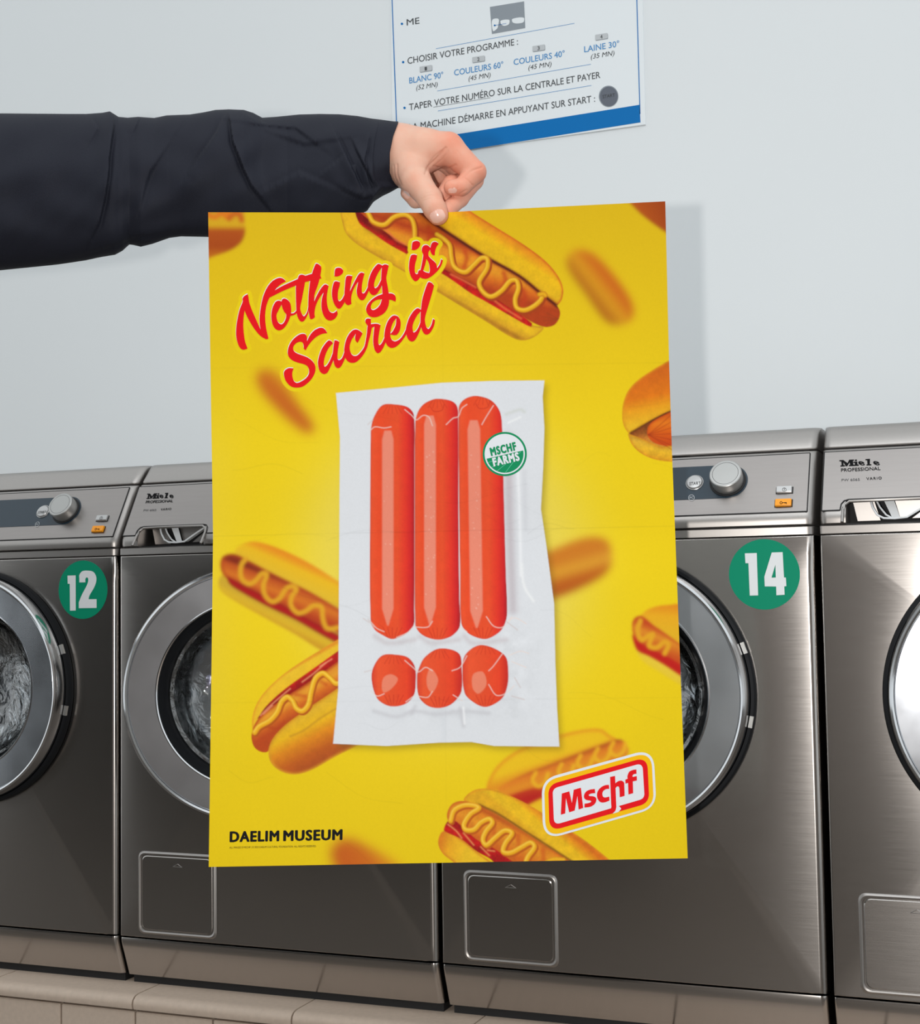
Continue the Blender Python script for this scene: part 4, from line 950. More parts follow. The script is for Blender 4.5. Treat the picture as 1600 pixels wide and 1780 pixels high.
    for a in (19, -11):
        mb = MB()
        a = math.radians(a); cpt = DC + 0.2075 * np.array([math.cos(a), 0, math.sin(a)]); t = np.array([-math.sin(a), 0, math.cos(a)]); d = np.array([math.cos(a), 0, math.sin(a)])
        A = [cpt + t * p * 0.0085 + d * q * 0.0028 - H for p, q in ((-1, -1), (1, -1), (1, 1), (-1, 1))]
        mb.loops([[p + np.array([0, -0.006, 0]) for p in A], [p + np.array([0, -0.016, 0]) for p in A]], True, True, True)
        dbuild(mb, 'hinge', M['knob'], root, loc=tuple(W(H)))
    return root
M['satin2'] = mat('brushed_fascia_steel', (0.33, 0.306, 0.294, 1), 0.34, 1.0, noise=0.05, nscale=70, stretch=(0.3, 4, 4))
def copy_tree(o, parent=None):
    c = o.copy(); COL.objects.link(c)
    if parent: c.parent = parent
    for ch in list(o.children): copy_tree(ch, c)
    return c
washer = make_washer()
WG = 'row of stainless washing machines'
tag(washer, 'stainless steel washing machine with its round glass door ajar, left of the yellow poster', 'washing machine', WG)
W12, W14, W15 = copy_tree(washer), copy_tree(washer), copy_tree(washer)
for o, i in ((W12, -1), (W14, 1), (W15, 2)): o.location = (0.6 * i, 0, LEDGE_Z)
tag(W12, 'stainless steel washing machine with green number 12 sticker, at the left end of the row', 'washing machine', WG)
tag(W14, 'stainless steel washing machine with green number 14 sticker, right of the yellow poster', 'washing machine', WG)
tag(W15, 'stainless steel washing machine at the right edge, beyond the one with the number 14 sticker', 'washing machine', WG)
for o in washer.children:
    if o.name.startswith('door') and not o.name.startswith('door_seal'): o.rotation_euler = (0, 0, math.radians(20.5)); o['label'] = 'round glass door standing ajar'
def sticker(root, X0, cx, cz, r, glyphs, name):
    y = -0.0006
    P = [(cx + r * math.cos(t), cz + r * math.sin(t)) for t in np.linspace(0, 2*math.pi, 72, endpoint=False)]
    mb = MB(); mb.loops([[(x - X0, 0.0002, z) for x, z in P], [(x - X0, y, z) for x, z in P]], True, False, True)
    s = build(mb, 'number_sticker', M['green_sticker'], root, angle=20); s['label'] = 'round green sticker with white ' + name
    V, F = fill_flat(glyphs)
    o = mesh_obj('number_digits', [W((x - X0, y - 0.0004, zz)) for x, zz, _ in V], F, M['sticker_white'], s, smooth=False); o['label'] = 'white digits'
    return s
zz5 = lambda p: (1140 + p[0] / 4.684, 720 + p[1] / 4.684)
onf = lambda p: (lambda q: (q[0], q[2]))(at_plane(p[0], p[1], (0, -0.0008, 0), (0, 1, 0)))
one = [(728,1133),(825,1130),(836,1475),(768,1477),(757,1213),(733,1213)]
four = [(947,1126),(1036,1123),(1047,1330),(1062,1330),(1066,1400),(1049,1402),(1052,1470),(985,1474),(983,1403),(890,1402),(887,1322)]
hole4 = [(977,1225),(980,1330),(945,1331)]
G14 = [([onf(zz5(p)) for p in one], []), ([onf(zz5(p)) for p in four], [[onf(zz5(p)) for p in hole4]])]
sticker(W14, 0.6, 1.1202, 0.7024, 0.0516, G14, '14')
c12x, c12z = 1.1202 - 1.2 + 0.004, 0.7000
two = smooth([(-0.010,0.020,1),(-0.010,0.026),(-0.004,0.0325),(0.008,0.0335),(0.0195,0.031),(0.0255,0.023),(0.0255,0.013),(0.021,0.003),(0.012,-0.010),(0.0095,-0.017,1),(0.0265,-0.017,1),(0.0265,-0.0325,1),(-0.011,-0.0325,1),(-0.011,-0.022,1),(-0.004,-0.008),(0.005,0.006),(0.0085,0.014),(0.0085,0.020),(0.0055,0.0215),(0.003,0.019),(0.003,0.013,1),(-0.010,0.013,1)], 5)
o1 = onf; ones = [onf(zz5(p)) for p in one]; ox = np.mean([p[0] for p in ones]); oz = np.mean([p[1] for p in ones])
G12 = [([(x - ox + c12x - 0.0245, z - oz + c12z) for x, z in ones], []), ([(c12x + x + 0.003, c12z + z) for x, z in two], [])]
sticker(W12, -0.6, c12x, c12z, 0.0516, G12, '12')
# ---------------------------------------------------------------- instruction sign on the wall
SG = WALL_Y - 0.004
def sgn(h): return lambda x, y, e=0.0: at_plane(x, y, (0, SG - h - e, 0), (0, 1, 0))
z3 = lambda p: (660 + p[0] / 3.3333, 30 + p[1] / 3.3333)
sx0, sx1, sz0, sz1 = 0.1125, 0.7275, 1.7185, 2.36
sign = empty('wall_sign', ((sx0 + sx1) / 2, WALL_Y, sz0)); SO = np.array(sign.location)
tag(sign, 'white French washing instruction sign with blue border and bottom band on the wall', 'sign')
PARENT_OFF = SO.copy()
mb = MB(); mb.box((sx0, SG, sz0), (sx1, WALL_Y, sz1), 0.0008, 1); mb.v = [tuple(np.array(p) - SO) for p in mb.v]; mb.build('sign_panel', M['sign_white'], sign, angle=20)
def sp(h): 
    f = sgn(h); return lambda x, y, e=0.0: f(x, y, e) - SO
h1, h2, h3 = 0.0004, 0.0008, 0.0012
def quadf(*p): return [z3(q) for q in p], [tuple(range(len(p)))]
ink('bottom_band', quadf((105, 733), (1507, 507), (1513, 609), (108, 832)), sp(h1), M['sign_blue'], sign, label='blue bottom band')
def vline(a, b, w):  return line_flat(z3(a), z3(b), w)
for a, b in (((68, -230), (104, 760)), ((1488, -230), (1510, 560))): ink('border_line', vline(a, b, 1.6), sp(h1), M['sign_blue'], sign, label='thin blue border line')
for a, b in (((327, 182), (1130, 35)), ((335, 427), (1225, 272)), ((338, 543), (1228, 395))):
    ink('divider_line', line_flat(z3(a), z3(b), 0.75), sp(h1), M['sign_text_blue'], sign)
def st(txt, a, b, cap, m, bold=0.004, it=0.0):
    a, b = z3(a), z3(b); c = cap / 3.3333
    ink('lettering', text_flat(txt, a, b, (-0.035 * c + it * c, -c), bold), sp(h1), M[m], sign)
st('CHOISIR VOTRE PROGRAMME :', (163, 271), (803, 158), 37, 'sign_text')
st('BLANC 90°', (173, 384), (370, 350), 34, 'sign_text_blue', 0.008)
st('(52 MN)', (212, 422), (335, 402), 28, 'sign_text', 0.0, 0.2)
st('COULEURS 60°', (433, 338), (718, 290), 34, 'sign_text_blue', 0.008)
st('(45 MN)', (515, 368), (642, 347), 28, 'sign_text', 0.0, 0.2)
st('COULEURS 40°', (778, 277), (1074, 226), 34, 'sign_text_blue', 0.008)
st('(45 MN)', (862, 305), (995, 284), 28, 'sign_text', 0.0, 0.2)
st('LAINE 30°', (1187, 203), (1390, 169), 34, 'sign_text_blue', 0.008)
st('(35 MN)', (1224, 242), (1360, 220), 28, 'sign_text', 0.0, 0.2)
st('TAPER VOTRE NUMÉRO SUR LA CENTRALE ET PAYER', (172, 539), (1280, 351), 37, 'sign_text')
st('LA MACHINE DÉMARRE EN APPUYANT SUR START :', (172, 657), (1250, 489), 38, 'sign_text')
st('ME', (158, 48), (232, 36), 36, 'sign_text')
ink('underline', line_flat(z3((312, 521)), z3((643, 466)), 0.6), sp(h1), M['sign_text'], sign)
for b in ((137, 260), (145, 525), (150, 652), (130, 38)):
    ink('bullet', disc_flat(z3(b), 2.1, 20), sp(h1), M['sign_blue'], sign)
for n, c in (('1', (268, 297)), ('2', (573, 242)), ('3', (922, 178)), ('4', (1286, 112))):
    w, h, s = 36, 16, -0.155
    P = round_poly([z3((c[0] - w, c[1] - w * s - h)), z3((c[0] + w, c[1] + w * s - h)), z3((c[0] + w + 1, c[1] + w * s + h)), z3((c[0] - w + 1, c[1] - w * s + h))], 1.6, 5)
    sh = [(x + 0.5, y + 0.9) for x, y in P]
    k = ink('key_symbol', fill_flat([(P, [])]), sp(h2), M['sign_key'], sign, label='grey key symbol ' + n)
    ink('key_shade', fill_flat([(sh, [])]), sp(h1), M['sign_grey'], k)
    a = z3((c[0] - 6, c[1] + 12)); b = z3((c[0] + 7, c[1] + 10)); ink('key_digit', text_flat(n, a, b, (-0.2, -6.2), 0.006), sp(h3), M['sign_text'], k)
c = z3((1328, 458)); s = ink('start_symbol', disc_flat(c, 17.0, 48, 18.6), sp(h1), M['sign_grey'], sign, label='round dark grey start button symbol')
ink('start_symbol_face', disc_flat((c[0] + 0.3, c[1] + 0.2), 15.4, 48, 17.0), sp(h2), M['sign_dark'], s)
ink('start_symbol_lettering', text_flat('START', (c[0] - 10.5, c[1] + 3.4), (c[0] + 11, c[1] + 0.2), (-0.2, -5.6), 0.008), sp(h3), M['sign_text'], s)
d = ink('drawer_symbol', quadf((640, -60), (838, -92), (845, 62), (652, 97)), sp(h1), M['sign_grey'], sign, label='grey detergent drawer pictogram')
wv = lambda p: fill_flat([(smooth([z3(q) for q in p], 5), [])])
ink('drawer_symbol_shape', join_flat(wv([(658, 80, 1), (680, 68), (688, 50), (690, 10), (654, 15, 1)]), wv([(703, 20, 1), (706, 42), (725, 50), (750, 40), (752, 15, 1)]), wv([(770, 10, 1), (772, 30), (800, 36), (835, 28), (835, 2, 1)])), sp(h2), M['sign_white'], d)
ink('drawer_symbol_pointer', join_flat(disc_flat(z3((668, 47)), 1.6, 16), line_flat(z3((668, 47)), z3((735, 36)), 0.6)), sp(h3), M['sign_blue'], d)
PARENT_OFF = np.zeros(3)
# ---------------------------------------------------------------- the poster
def pw(x, xs, ys): return np.interp(x, xs, ys)
def edge_left(y): return pw(y, (369, 640, 932, 1222, 1507), (362, 366, 370.5, 367, 363))
def edge_right(y): return pw(y, (350, 625, 790, 921, 1222, 1492), (1157, 1163.5, 1168.8, 1174, 1185.5, 1196))
def edge_top(x): return pw(x, (362, 760, 830, 1157), (369, 370, 366, 350))
def edge_bot(x): return pw(x, (363, 780, 1196), (1507, 1499.6, 1492))
def sheet_depth(x, y):
    """distance from lens plane: top edge further, lower edge nearer, folded back a little along the middle"""
    inv = 1 / 1.872 + (1 / 1.782 - 1 / 1.872) * (np.asarray(y, float) - 350) / 1150
    d = np.abs(np.asarray(y, float) - 930)
    t = 1 - np.sqrt(d * d + 22 ** 2) / 570
    return 1 / inv + 0.018 * t + 0.0005 * np.sin(np.asarray(x, float) / 95) * np.exp(-((np.asarray(y, float) - 930) / 420) ** 2)
def sheet(x, y, lift=0.0):
    D = sheet_depth(x, y) - lift
    return CAM + D * ray(x, y)
def sheet_array(X, Y, lift=0.0):
    D = (sheet_depth(X, Y) - lift)[..., None]
    return CAM + D * (FWD + ((X - 800) / FPX)[..., None] * RGT - ((Y - 890) / FPX)[..., None] * UPV)
poster = empty('poster', tuple(sheet(779, 1500))); PO = np.array(poster.location)
tag(poster, 'large yellow hot dog poster held up by one hand in front of the washing machines', 'poster')
paint_all()
NX, NY = 820, 1140
U, V = np.meshgrid(np.linspace(0, 1, NX + 1), np.linspace(0, 1, NY + 1))
tlx, tr, bl, br = (362, 369), (1157, 350), (363, 1507), (1196, 1492)
Yl = 369 + V * (1507 - 369); Yr = 350 + V * (1492 - 350)
Xt = 362 + U * (1157 - 362); Xb = 363 + U * (1196 - 363)
XX = (1 - U) * edge_left(Yl) + U * edge_right(Yr)
YY = (1 - V) * edge_top(Xt) + V * edge_bot(Xb)
PTS = sheet_array(XX, YY) - PO
gx = np.clip(XX - PX0, 0, GW - 0.001); gy = np.clip(YY - PY0, 0, GH - 0.001)
ix, iy = gx.astype(int), gy.astype(int); fx, fy = (gx - ix)[..., None], (gy - iy)[..., None]
INK = (ART[iy, ix] * (1 - fx) + ART[iy, ix + 1] * fx) * (1 - fy) + (ART[iy + 1, ix] * (1 - fx) + ART[iy + 1, ix + 1] * fx) * fy
cx_ = (XX[:-1, :-1] + XX[1:, 1:]) / 2; cy_ = (YY[:-1, :-1] + YY[1:, 1:]) / 2
FID = IDS[np.clip(np.round(cy_ - PY0), 0, GH).astype(int), np.clip(np.round(cx_ - PX0), 0, GW).astype(int)]
vid = np.arange((NX + 1) * (NY + 1)).reshape(NY + 1, NX + 1)
QUADS = np.stack([vid[:-1, :-1], vid[1:, :-1], vid[1:, 1:], vid[:-1, 1:]], -1)
PRINT_K = 0.86
def printed(name, sel, parent, label=None):
    q = QUADS[sel]
    if not len(q): return None
    used, inv = np.unique(q, return_inverse=True); inv = inv.reshape(-1, 4).astype(np.int32)
    me = bpy.data.meshes.new(name); co = PTS.reshape(-1, 3)[used].astype(np.float32)
    me.vertices.add(len(used)); me.vertices.foreach_set('co', co.ravel())
    me.loops.add(inv.size); me.loops.foreach_set('vertex_index', inv.ravel())
    me.polygons.add(len(inv)); me.polygons.foreach_set('loop_start', np.arange(0, inv.size, 4, dtype=np.int32))
    me.polygons.foreach_set('use_smooth', np.ones(len(inv), bool))
    me.update(calc_edges=True); me.validate()
    at = me.color_attributes.new('ink', 'FLOAT_COLOR', 'POINT')
    c = np.ones((len(used), 4), np.float32); c[:, :3] = np.clip(INK.reshape(-1, 3)[used] * PRINT_K, 0, 0.95)
    at.data.foreach_set('color', c.ravel())
    me.materials.append(M['print'])
    o = bpy.data.objects.new(name, me); COL.objects.link(o); o.parent = parent
    if label: o['label'] = label
    return o
printed('paper_sheet', FID <= 1, poster, 'yellow printed sheet with fold lines')
dogs = {2: 'blurred printed bun at the upper right', 3: 'blurred printed bun below the title', 4: 'blurred printed bun right of the package', 5: 'blurred printed bun at the bottom edge',
        6: 'brown printed bun cut by the upper right corner', 7: 'printed bun cut by the upper left corner', 8: 'large printed hot dog with mustard zigzag at the top', 9: 'printed hot dog cut by the right edge',
        10: 'blurred printed hot dog at the right edge, lower down', 11: 'blurred printed hot dog left of the package', 12: 'sharp printed hot dog at the lower left', 13: 'blurred printed hot dog behind the red logo', 14: 'sharp printed hot dog at the bottom edge'}
for k, lb in dogs.items(): printed('printed_hot_dog', FID == k, poster, lb)
pack = printed('package_picture', FID == 20, poster, 'printed white vacuum package of sausages')
for k in range(3): printed('printed_sausage', FID == 21 + k, pack, 'long printed orange-red sausage')
for k in range(3): printed('printed_sausage_end', FID == 24 + k, pack, 'short round printed sausage piece')
title_border = printed('title_outline', FID == 15, poster, 'bright yellow outline around the title')
# the blank back of the sheet
n1, n2 = 24, 40
iu = np.linspace(0, NX, n1 + 1).astype(int); iv = np.linspace(0, NY, n2 + 1).astype(int)
B = sheet_array(XX[np.ix_(iv, iu)], YY[np.ix_(iv, iu)], -0.0007) - PO
bv = [tuple(p) for p in B.reshape(-1, 3)]; vi = np.arange(len(bv)).reshape(n2 + 1, n1 + 1)
mesh_obj('paper_back', bv, [(vi[j, i], vi[j, i+1], vi[j+1, i+1], vi[j+1, i]) for j in range(n2) for i in range(n1)], M['paper'], poster, angle=80)
PARENT_OFF = PO.copy()
def on_sheet(lift): return lambda x, y, e=0.0: sheet(x, y, lift + e) - PO
L1, L2, L3_, L4 = 0.00022, 0.00042, 0.00058, 0.00074
# title: white edge under red brush letters
def title(dx, dy, n): return [([(p[0] + dx, p[1] + dy) for p in smooth(o, n)], [[(p[0] + dx, p[1] + dy) for p in smooth(h, n)] for h in hs]) for o, hs in TITLE]
t = ink('title_lettering', fill_flat(title(0, 0, 6), 3e-5), on_sheet(L2), M['red_ink'], poster, 9, 'red brush lettering with white edge')
ink('lettering_edge', fill_flat(title(-0.6, -1.45, 6), 3e-5), on_sheet(L1), M['white_ink'], t, 9)
# museum name and small print
def cap(v): return (0.02 * v, -v)
ink('museum_lettering', join_flat(text_flat('DAELIM', (399.2, 1463.2), (485.6, 1461.5), cap(18.0), 0.055, 0, 1.14), text_flat('MUSEUM', (492.4, 1461.4), (595.6, 1459.3), cap(18.0), 0.055, 0, 1.14)), on_sheet(L1), M['black_ink'], poster, 12, 'black museum name')
ink('small_print', text_flat('ALL IMAGES © MSCHF | © 2023 DAELIM CULTURAL FOUNDATION. ALL RIGHTS RESERVED.', (399, 1475), (550, 1472.3), cap(3.3), -0.005), on_sheet(L1), M['black_ink'], poster)
# logo plate bottom right
zF = lambda p: (930 + p[0] / 7.2727, 1290 + p[1] / 7.2727) + tuple(p[2:])
rp = lambda c, r: [zF(p) for p in round_poly(c, r, 12)]
lg = ink('logo', fill_flat([(rp([(85, 470), (1502, 76), (1540, 831), (106, 1243)], 205), [])]), on_sheet(L1), M['white_ink'], poster, 14, 'white, amber and red logo plate')
ink('logo_band', fill_flat([(rp([(118, 496), (1474, 117), (1508, 812), (138, 1206)], 172), [])]), on_sheet(L2), M['amber_ink'], lg, 14)
ink('logo_frame', fill_flat([(rp([(170, 542), (1422, 186), (1450, 768), (186, 1128)], 128), [])]), on_sheet(L3_), M['red_ink'], lg, 14)
ink('logo_field', fill_flat([(rp([(226, 588), (1362, 264), (1390, 712), (244, 1048)], 68), []), (smooth([zF(p) for p in ((1024, 790, 1), (1072, 814, 1), (1094, 843, 1), (1058, 884, 1), (984, 905, 1), (1016, 868))], 4), [])]), on_sheet(L4), M['white_ink'], lg, 14)
C1 = lambda L: [p + (1,) for p in L]
glyphs = [
 C1([(342,650),(437,622),(470,770),(493,602),(583,576),(613,832),(555,852),(540,680),(505,865),(435,888),(395,705),(385,902),(330,918)]),
 [(760,592,1),(766,645,1),(715,650),(685,665),(690,680),(740,685),(775,705),(778,740),(760,780),(710,815),(628,828,1),(630,778,1),(680,770),(712,755),(710,742),(650,730),(625,705),(625,665),(650,625),(700,600)],
 [(938,540,1),(942,590,1),(900,595),(865,620),(855,655),(865,690),(890,700),(942,688,1),(945,740,1),(880,762),(830,758),(798,720),(787,670),(800,615),(840,570),(890,545)],
 [(953,440,1),(1015,427,1),(1020,520,1),(1060,492),(1100,488),(1128,510),(1133,560),(1137,680,1),(1075,697,1),(1070,585),(1060,562),(1040,562),(1022,580,1),(1032,820,1),(1020,865),(985,902,1),(930,905,1),(930,860,1),(955,846),(968,825),(966,780)],
 [(1285,345,1),(1287,400,1),(1255,405),(1238,420),(1238,440,1),(1290,430,1),(1292,485,1),(1240,497,1),(1245,645,1),(1185,662,1),(1180,515,1),(1148,525,1),(1145,475,1),(1175,462,1),(1172,430),(1195,375),(1240,352)]]
ink('logo_lettering', fill_flat([(smooth([zF(p) for p in g], 5), []) for g in glyphs], 3e-5), on_sheet(0.0009), M['red_ink'], lg, 14)
# round green label on the printed package
cx0, cy0 = 877.8, 789.2
stk = ink('round_label', disc_flat((cx0, cy0), 38.4, 72), on_sheet(L1), M['green_ink'], pack, 10, 'round green and white label')
ink('label_field', disc_flat((cx0, cy0), 35.0, 72), on_sheet(L2), M['white_ink'], stk, 10)
sl = math.radians(-12.8); dv = np.array((math.cos(sl), math.sin(sl)))
off = -0.2
ang = [t for t in np.linspace(0, math.pi, 60)]
base_c = np.array((cx0, cy0)); nrm = np.array((-dv[1], dv[0]))
r_ = 32.6; dd = 1.0; a0 = math.asin(dd / r_)
half = [tuple(base_c + r_ * (math.cos(t) * dv + math.sin(t) * nrm)) for t in np.linspace(a0, math.pi - a0, 50)]
fld = ink('label_ground', fill_flat([(half, [])]), on_sheet(L3_), M['green_ink'], stk, 10)
zG = lambda p: (830 + p[0] / 16, 740 + p[1] / 16)
ink('label_rows', join_flat(*[line_flat(zG(a), zG(b), 0.7) for a, b in (((300, 1025), (560, 940)), ((400, 1165), (640, 1010)), ((545, 1265), (820, 1040)), ((780, 1310), (1010, 1000)), ((1160, 780), (1210, 720)))]), on_sheet(L4), M['mint_ink'], stk, 10)
up = lambda v: tuple(-nrm * v + dv * (-0.0) * v)
ink('label_lettering', text_flat('MSCHF', zG((385, 838)), zG((1108, 668)), up(14.2), 0.072, 0, 1.2), on_sheet(L4), M['green_ink'], stk, 10)
ink('label_lettering', text_flat('FARMS', zG((455, 1128)), zG((1190, 955)), up(14.4), 0.066, 0, 1.2), on_sheet(0.0009), M['white_ink'], stk, 10)
PARENT_OFF = np.zeros(3)
# ---------------------------------------------------------------- the person: one arm reaching in from the left
D0 = float(sheet_depth(765, 370))
person = empty('person', tuple(at_depth(150, 450, 2.0))); QO = np.array(person.location)
tag(person, 'person in a dark navy jacket reaching in from the left to hold up the poster', 'person')
# --- hand: a smooth union of tapered limbs, meshed as one continuous surface
RX = lambda x, y, D: at_depth(x, y, D)
def J(x, y, D, r): return np.array([*RX(x, y, D), r * D / FPX])
T = D0
wrist = [J(560, 282, 1.995, 44), J(650, 272, 1.960, 46), J(696, 267, 1.940, 47.5)]
# the palm plate: wrist -> the row of knuckles running away from the lens
mcp = [J(779, 258, 1.915, 27), J(772, 258, 1.938, 27), J(762, 262, 1.960, 25), J(750, 268, 1.980, 22)]
palm = [(J(698, 268, 1.938, 48), J(735, 262, 1.922, 36)), (J(735, 261, 1.922, 35), mcp[0]), (J(698, 268, 1.948, 47), mcp[1]), (J(694, 270, 1.955, 46), mcp[2]), (J(692, 272, 1.960, 44), mcp[3])]
index = [mcp[0], J(826, 299, 1.905, 19.5), J(803, 325, T + 0.022, 14.8), J(785, 326, T + 0.018, 13.6)]
middle = [mcp[1], J(822, 312, 1.935, 19), J(800, 345, T + 0.040, 15), J(776, 368, T + 0.0135, 13.5), J(769, 378, T + 0.0115, 12)]
ring = [mcp[2], J(816, 316, 1.945, 17.5), J(786, 321, T + 0.047, 16.5), J(771, 341, T + 0.037, 15)]
little = [mcp[3], J(775, 328, 1.980, 15.5), J(742, 350, T + 0.066, 12), J(722, 350, T + 0.052, 11.5), J(707, 336, T + 0.046, 10.6)]
thumb = [J(706, 288, 1.925, 35), J(723, 314, T + 0.016, 26), J(747, 345, T - 0.003, 21.0), J(756, 363, T - 0.0115, 19.3), J(762, 374, T - 0.0130, 17.6)]
def make_hand():
    h = 0.00125
    allj = np.array([j for c in (wrist[1:], index, middle, ring, little, thumb) for j in c])
    lo = np.array([wrist[1][0] - 0.05, 0, 0]); 
    lo = (allj[:, :3] - allj[:, 3:]).min(0) - 0.006; hi = (allj[:, :3] + allj[:, 3:]).max(0) + 0.006
    lo[0] = max(lo[0], RX(655, 280, 1.96)[0] - 0.01)
    n = np.ceil((hi - lo) / h).astype(int) + 1
    X, Y, Z = np.meshgrid(*[(lo[k] + h * np.arange(n[k])).astype(np.float32) for k in range(3)], indexing='ij')
    def cone(a, b):
        a, b = np.asarray(a, float), np.asarray(b, float); d = b[:3] - a[:3]; L = float(d @ d)
        t = np.clip(((X - a[0]) * d[0] + (Y - a[1]) * d[1] + (Z - a[2]) * d[2]) / L, 0, 1).astype(np.float32)
        return np.sqrt((X - a[0] - t * d[0])**2 + (Y - a[1] - t * d[1])**2 + (Z - a[2] - t * d[2])**2) - (a[3] + t * (b[3] - a[3]))
    def smin(a, b, k):
        q = np.clip(0.5 + 0.5 * (b - a) / k, 0, 1); return b * (1 - q) + a * q - k * q * (1 - q)
    def chain(c, k):
        f = None
        for a, b in zip(c[:-1], c[1:]):
            g = cone(a, b); f = g if f is None else smin(f, g, k)
        return f
    base = chain(wrist, 0.01)
    for a, b in palm: base = smin(base, cone(a, b), 0.012)
    base = smin(base, chain([J(702, 287, 1.930, 38), J(718, 303, T + 0.03, 28)], 0.01), 0.014)
    fingers = [chain(c, 0.0030) for c in (index, middle, ring, little)]
    f = fingers[0]
    for g in fingers[1:]: f = smin(f, g, 0.0012)
    # fingers grow out of the knuckles but stay apart from the palm further on
    f = smin(base, f, 0.0055)
    th = chain(thumb, 0.0045)
    # fleshy pad of the thumb tip
    f = smin(f, th, 0.004)
    # creases
    def crease(pts, r, depth):
        nonlocal f
        P = [np.array(at_depth(*p)) for p in pts]
        for a, b in zip(P[:-1], P[1:]):
            g = cone([*a, r], [*b, r]); f = np.maximum(f, -smin(g, g, 1e-4) - (r - depth)) if False else np.maximum(f, -g)
    # naive surface nets
    S = f < 0
    c = np.zeros(tuple(n - 1), np.int8)
    for dx in (0, 1):
        for dy in (0, 1):
            for dz in (0, 1): c += S[dx:n[0]-1+dx, dy:n[1]-1+dy, dz:n[2]-1+dz]
    act = (c > 0) & (c < 8); idx = -np.ones(act.shape, np.int64); A = np.argwhere(act); idx[act] = np.arange(len(A))
    acc = np.zeros((len(A), 3)); cnt = np.zeros(len(A))
    corners = [(i, j, k) for i in (0, 1) for j in (0, 1) for k in (0, 1)]
    for p in corners:
        for ax in range(3):
            if p[ax]: continue
            q = list(p); q[ax] = 1
            a = f[A[:, 0]+p[0], A[:, 1]+p[1], A[:, 2]+p[2]]; b = f[A[:, 0]+q[0], A[:, 1]+q[1], A[:, 2]+q[2]]
            m = (a < 0) != (b < 0); t = np.where(m, a / np.where(m, a - b, 1), 0)
            pos = np.tile(np.array(p, float), (len(A), 1)); pos[:, ax] += t
            acc[m] += pos[m]; cnt[m] += 1
    V = lo + h * (A + acc / cnt[:, None])
    F = []
    for ax in range(3):
        o1, o2 = [(1, 2), (2, 0), (0, 1)][ax]
        sl0 = [slice(None)] * 3; sl1 = [slice(None)] * 3; sl0[ax] = slice(0, -1); sl1[ax] = slice(1, None)
        a, b = S[tuple(sl0)], S[tuple(sl1)]
        E = np.argwhere(a != b)
        E = E[(E[:, o1] > 0) & (E[:, o2] > 0) & (E[:, o1] < n[o1] - 1) & (E[:, o2] < n[o2] - 1)]
        inside = S[E[:, 0], E[:, 1], E[:, 2]]
        def cell(d1, d2):
            G = E.copy(); G[:, o1] -= d1; G[:, o2] -= d2; return idx[G[:, 0], G[:, 1], G[:, 2]]
        q = np.stack([cell(1, 1), cell(0, 1), cell(0, 0), cell(1, 0)], -1)
        q[~inside] = q[~inside][:, ::-1]; F.append(q)
    F = np.concatenate(F); F = F[(F >= 0).all(1)]
    # gentle relaxation
    N = len(V); E2 = np.concatenate([F[:, [0, 1]], F[:, [1, 2]], F[:, [2, 3]], F[:, [3, 0]]])
    for w in (0.5, 0.5, 0.4):
        s = np.zeros((N, 3)); k = np.zeros(N)
        for a, b in ((0, 1), (1, 0)):
            np.add.at(s, E2[:, a], V[E2[:, b]]); np.add.at(k, E2[:, a], 1)
        V = V * (1 - w) + w * s / np.maximum(k, 1)[:, None]
    return V, F
HV, HF = make_hand()
def hand_normals():
    fn = np.cross(HV[HF[:, 2]] - HV[HF[:, 0]], HV[HF[:, 3]] - HV[HF[:, 1]]); vn = np.zeros_like(HV)
    for k in range(4): np.add.at(vn, HF[:, k], fn)
    return vn / np.maximum(np.linalg.norm(vn, axis=1, keepdims=True), 1e-12)
HN = hand_normals()
def hand_px():
    r = HV - CAM; d = r @ FWD; return 800 + FPX * (r @ RGT) / d, 890 - FPX * (r @ UPV) / d, d
HX, HY, HD = hand_px()
# skin creases at the joints, the web of the thumb and the wrist
for pts, amp, wd, dmax in (([(775,257),(760,275),(745,290),(740,302)], 1.3, 2.2, 1.93), ([(792,287),(775,295),(755,289)], 1.2, 2.0, 1.96), ([(838,291),(820,297),(803,307)], 1.3, 1.5, 1.93), ([(822,322),(812,312),(806,309)], 0.9, 1.3, 1.93),
        ([(733,346),(748,340),(762,341)], 0.35, 1.2, 1.90), ([(734,350),(748,345),(764,346)], 0.3, 1.0, 1.90), ([(741,336),(754,334)], 0.3, 1.0, 1.90), ([(690,286),(691,305),(698,322)], 0.9, 1.8, 1.95), ([(685,288),(686,305),(691,318)], 0.6, 1.5, 1.95),
        ([(768,262),(756,272),(747,283)], 0.5, 1.2, 1.93), ([(780,262),(770,276),(758,286)], 0.4, 1.2, 1.93), ([(795,262),(800,270)], 0.4, 1.2, 1.93), ([(798,318),(796,328)], 0.4, 1.0, 1.91), ([(812,330),(800,337)], 0.8, 1.3, 1.95)):
    d = polydist(smooth(pts, 4, False), HX, HY); m = (HN @ FWD < 0.05) & (HD < dmax)
    HV = HV - HN * (np.exp(-(d / wd) ** 2) * amp * 0.001 * m)[:, None]
body = mesh_obj('body', HV - QO, HF.tolist(), M['skin'], person, angle=180); body['label'] = 'bare hand with thumb in front of the poster'
ru = body.data.attributes.new('ruddy', 'FLOAT', 'POINT')
rud = 0.15 + 0.55 * np.clip((HX - 742) / 40, 0, 1) + 0.25 * np.exp(-(np.hypot(HX - 757, HY - 372) / 14) ** 2)
for kx, ky, kr in ((838, 300, 16), (785, 240, 16), (800, 330, 16), (705, 340, 14), (722, 312, 10)): rud = rud + 0.25 * np.exp(-(np.hypot(HX - kx, HY - ky) / kr) ** 2)
ru.data.foreach_set('value', np.clip(rud, 0, 1).astype(np.float32))
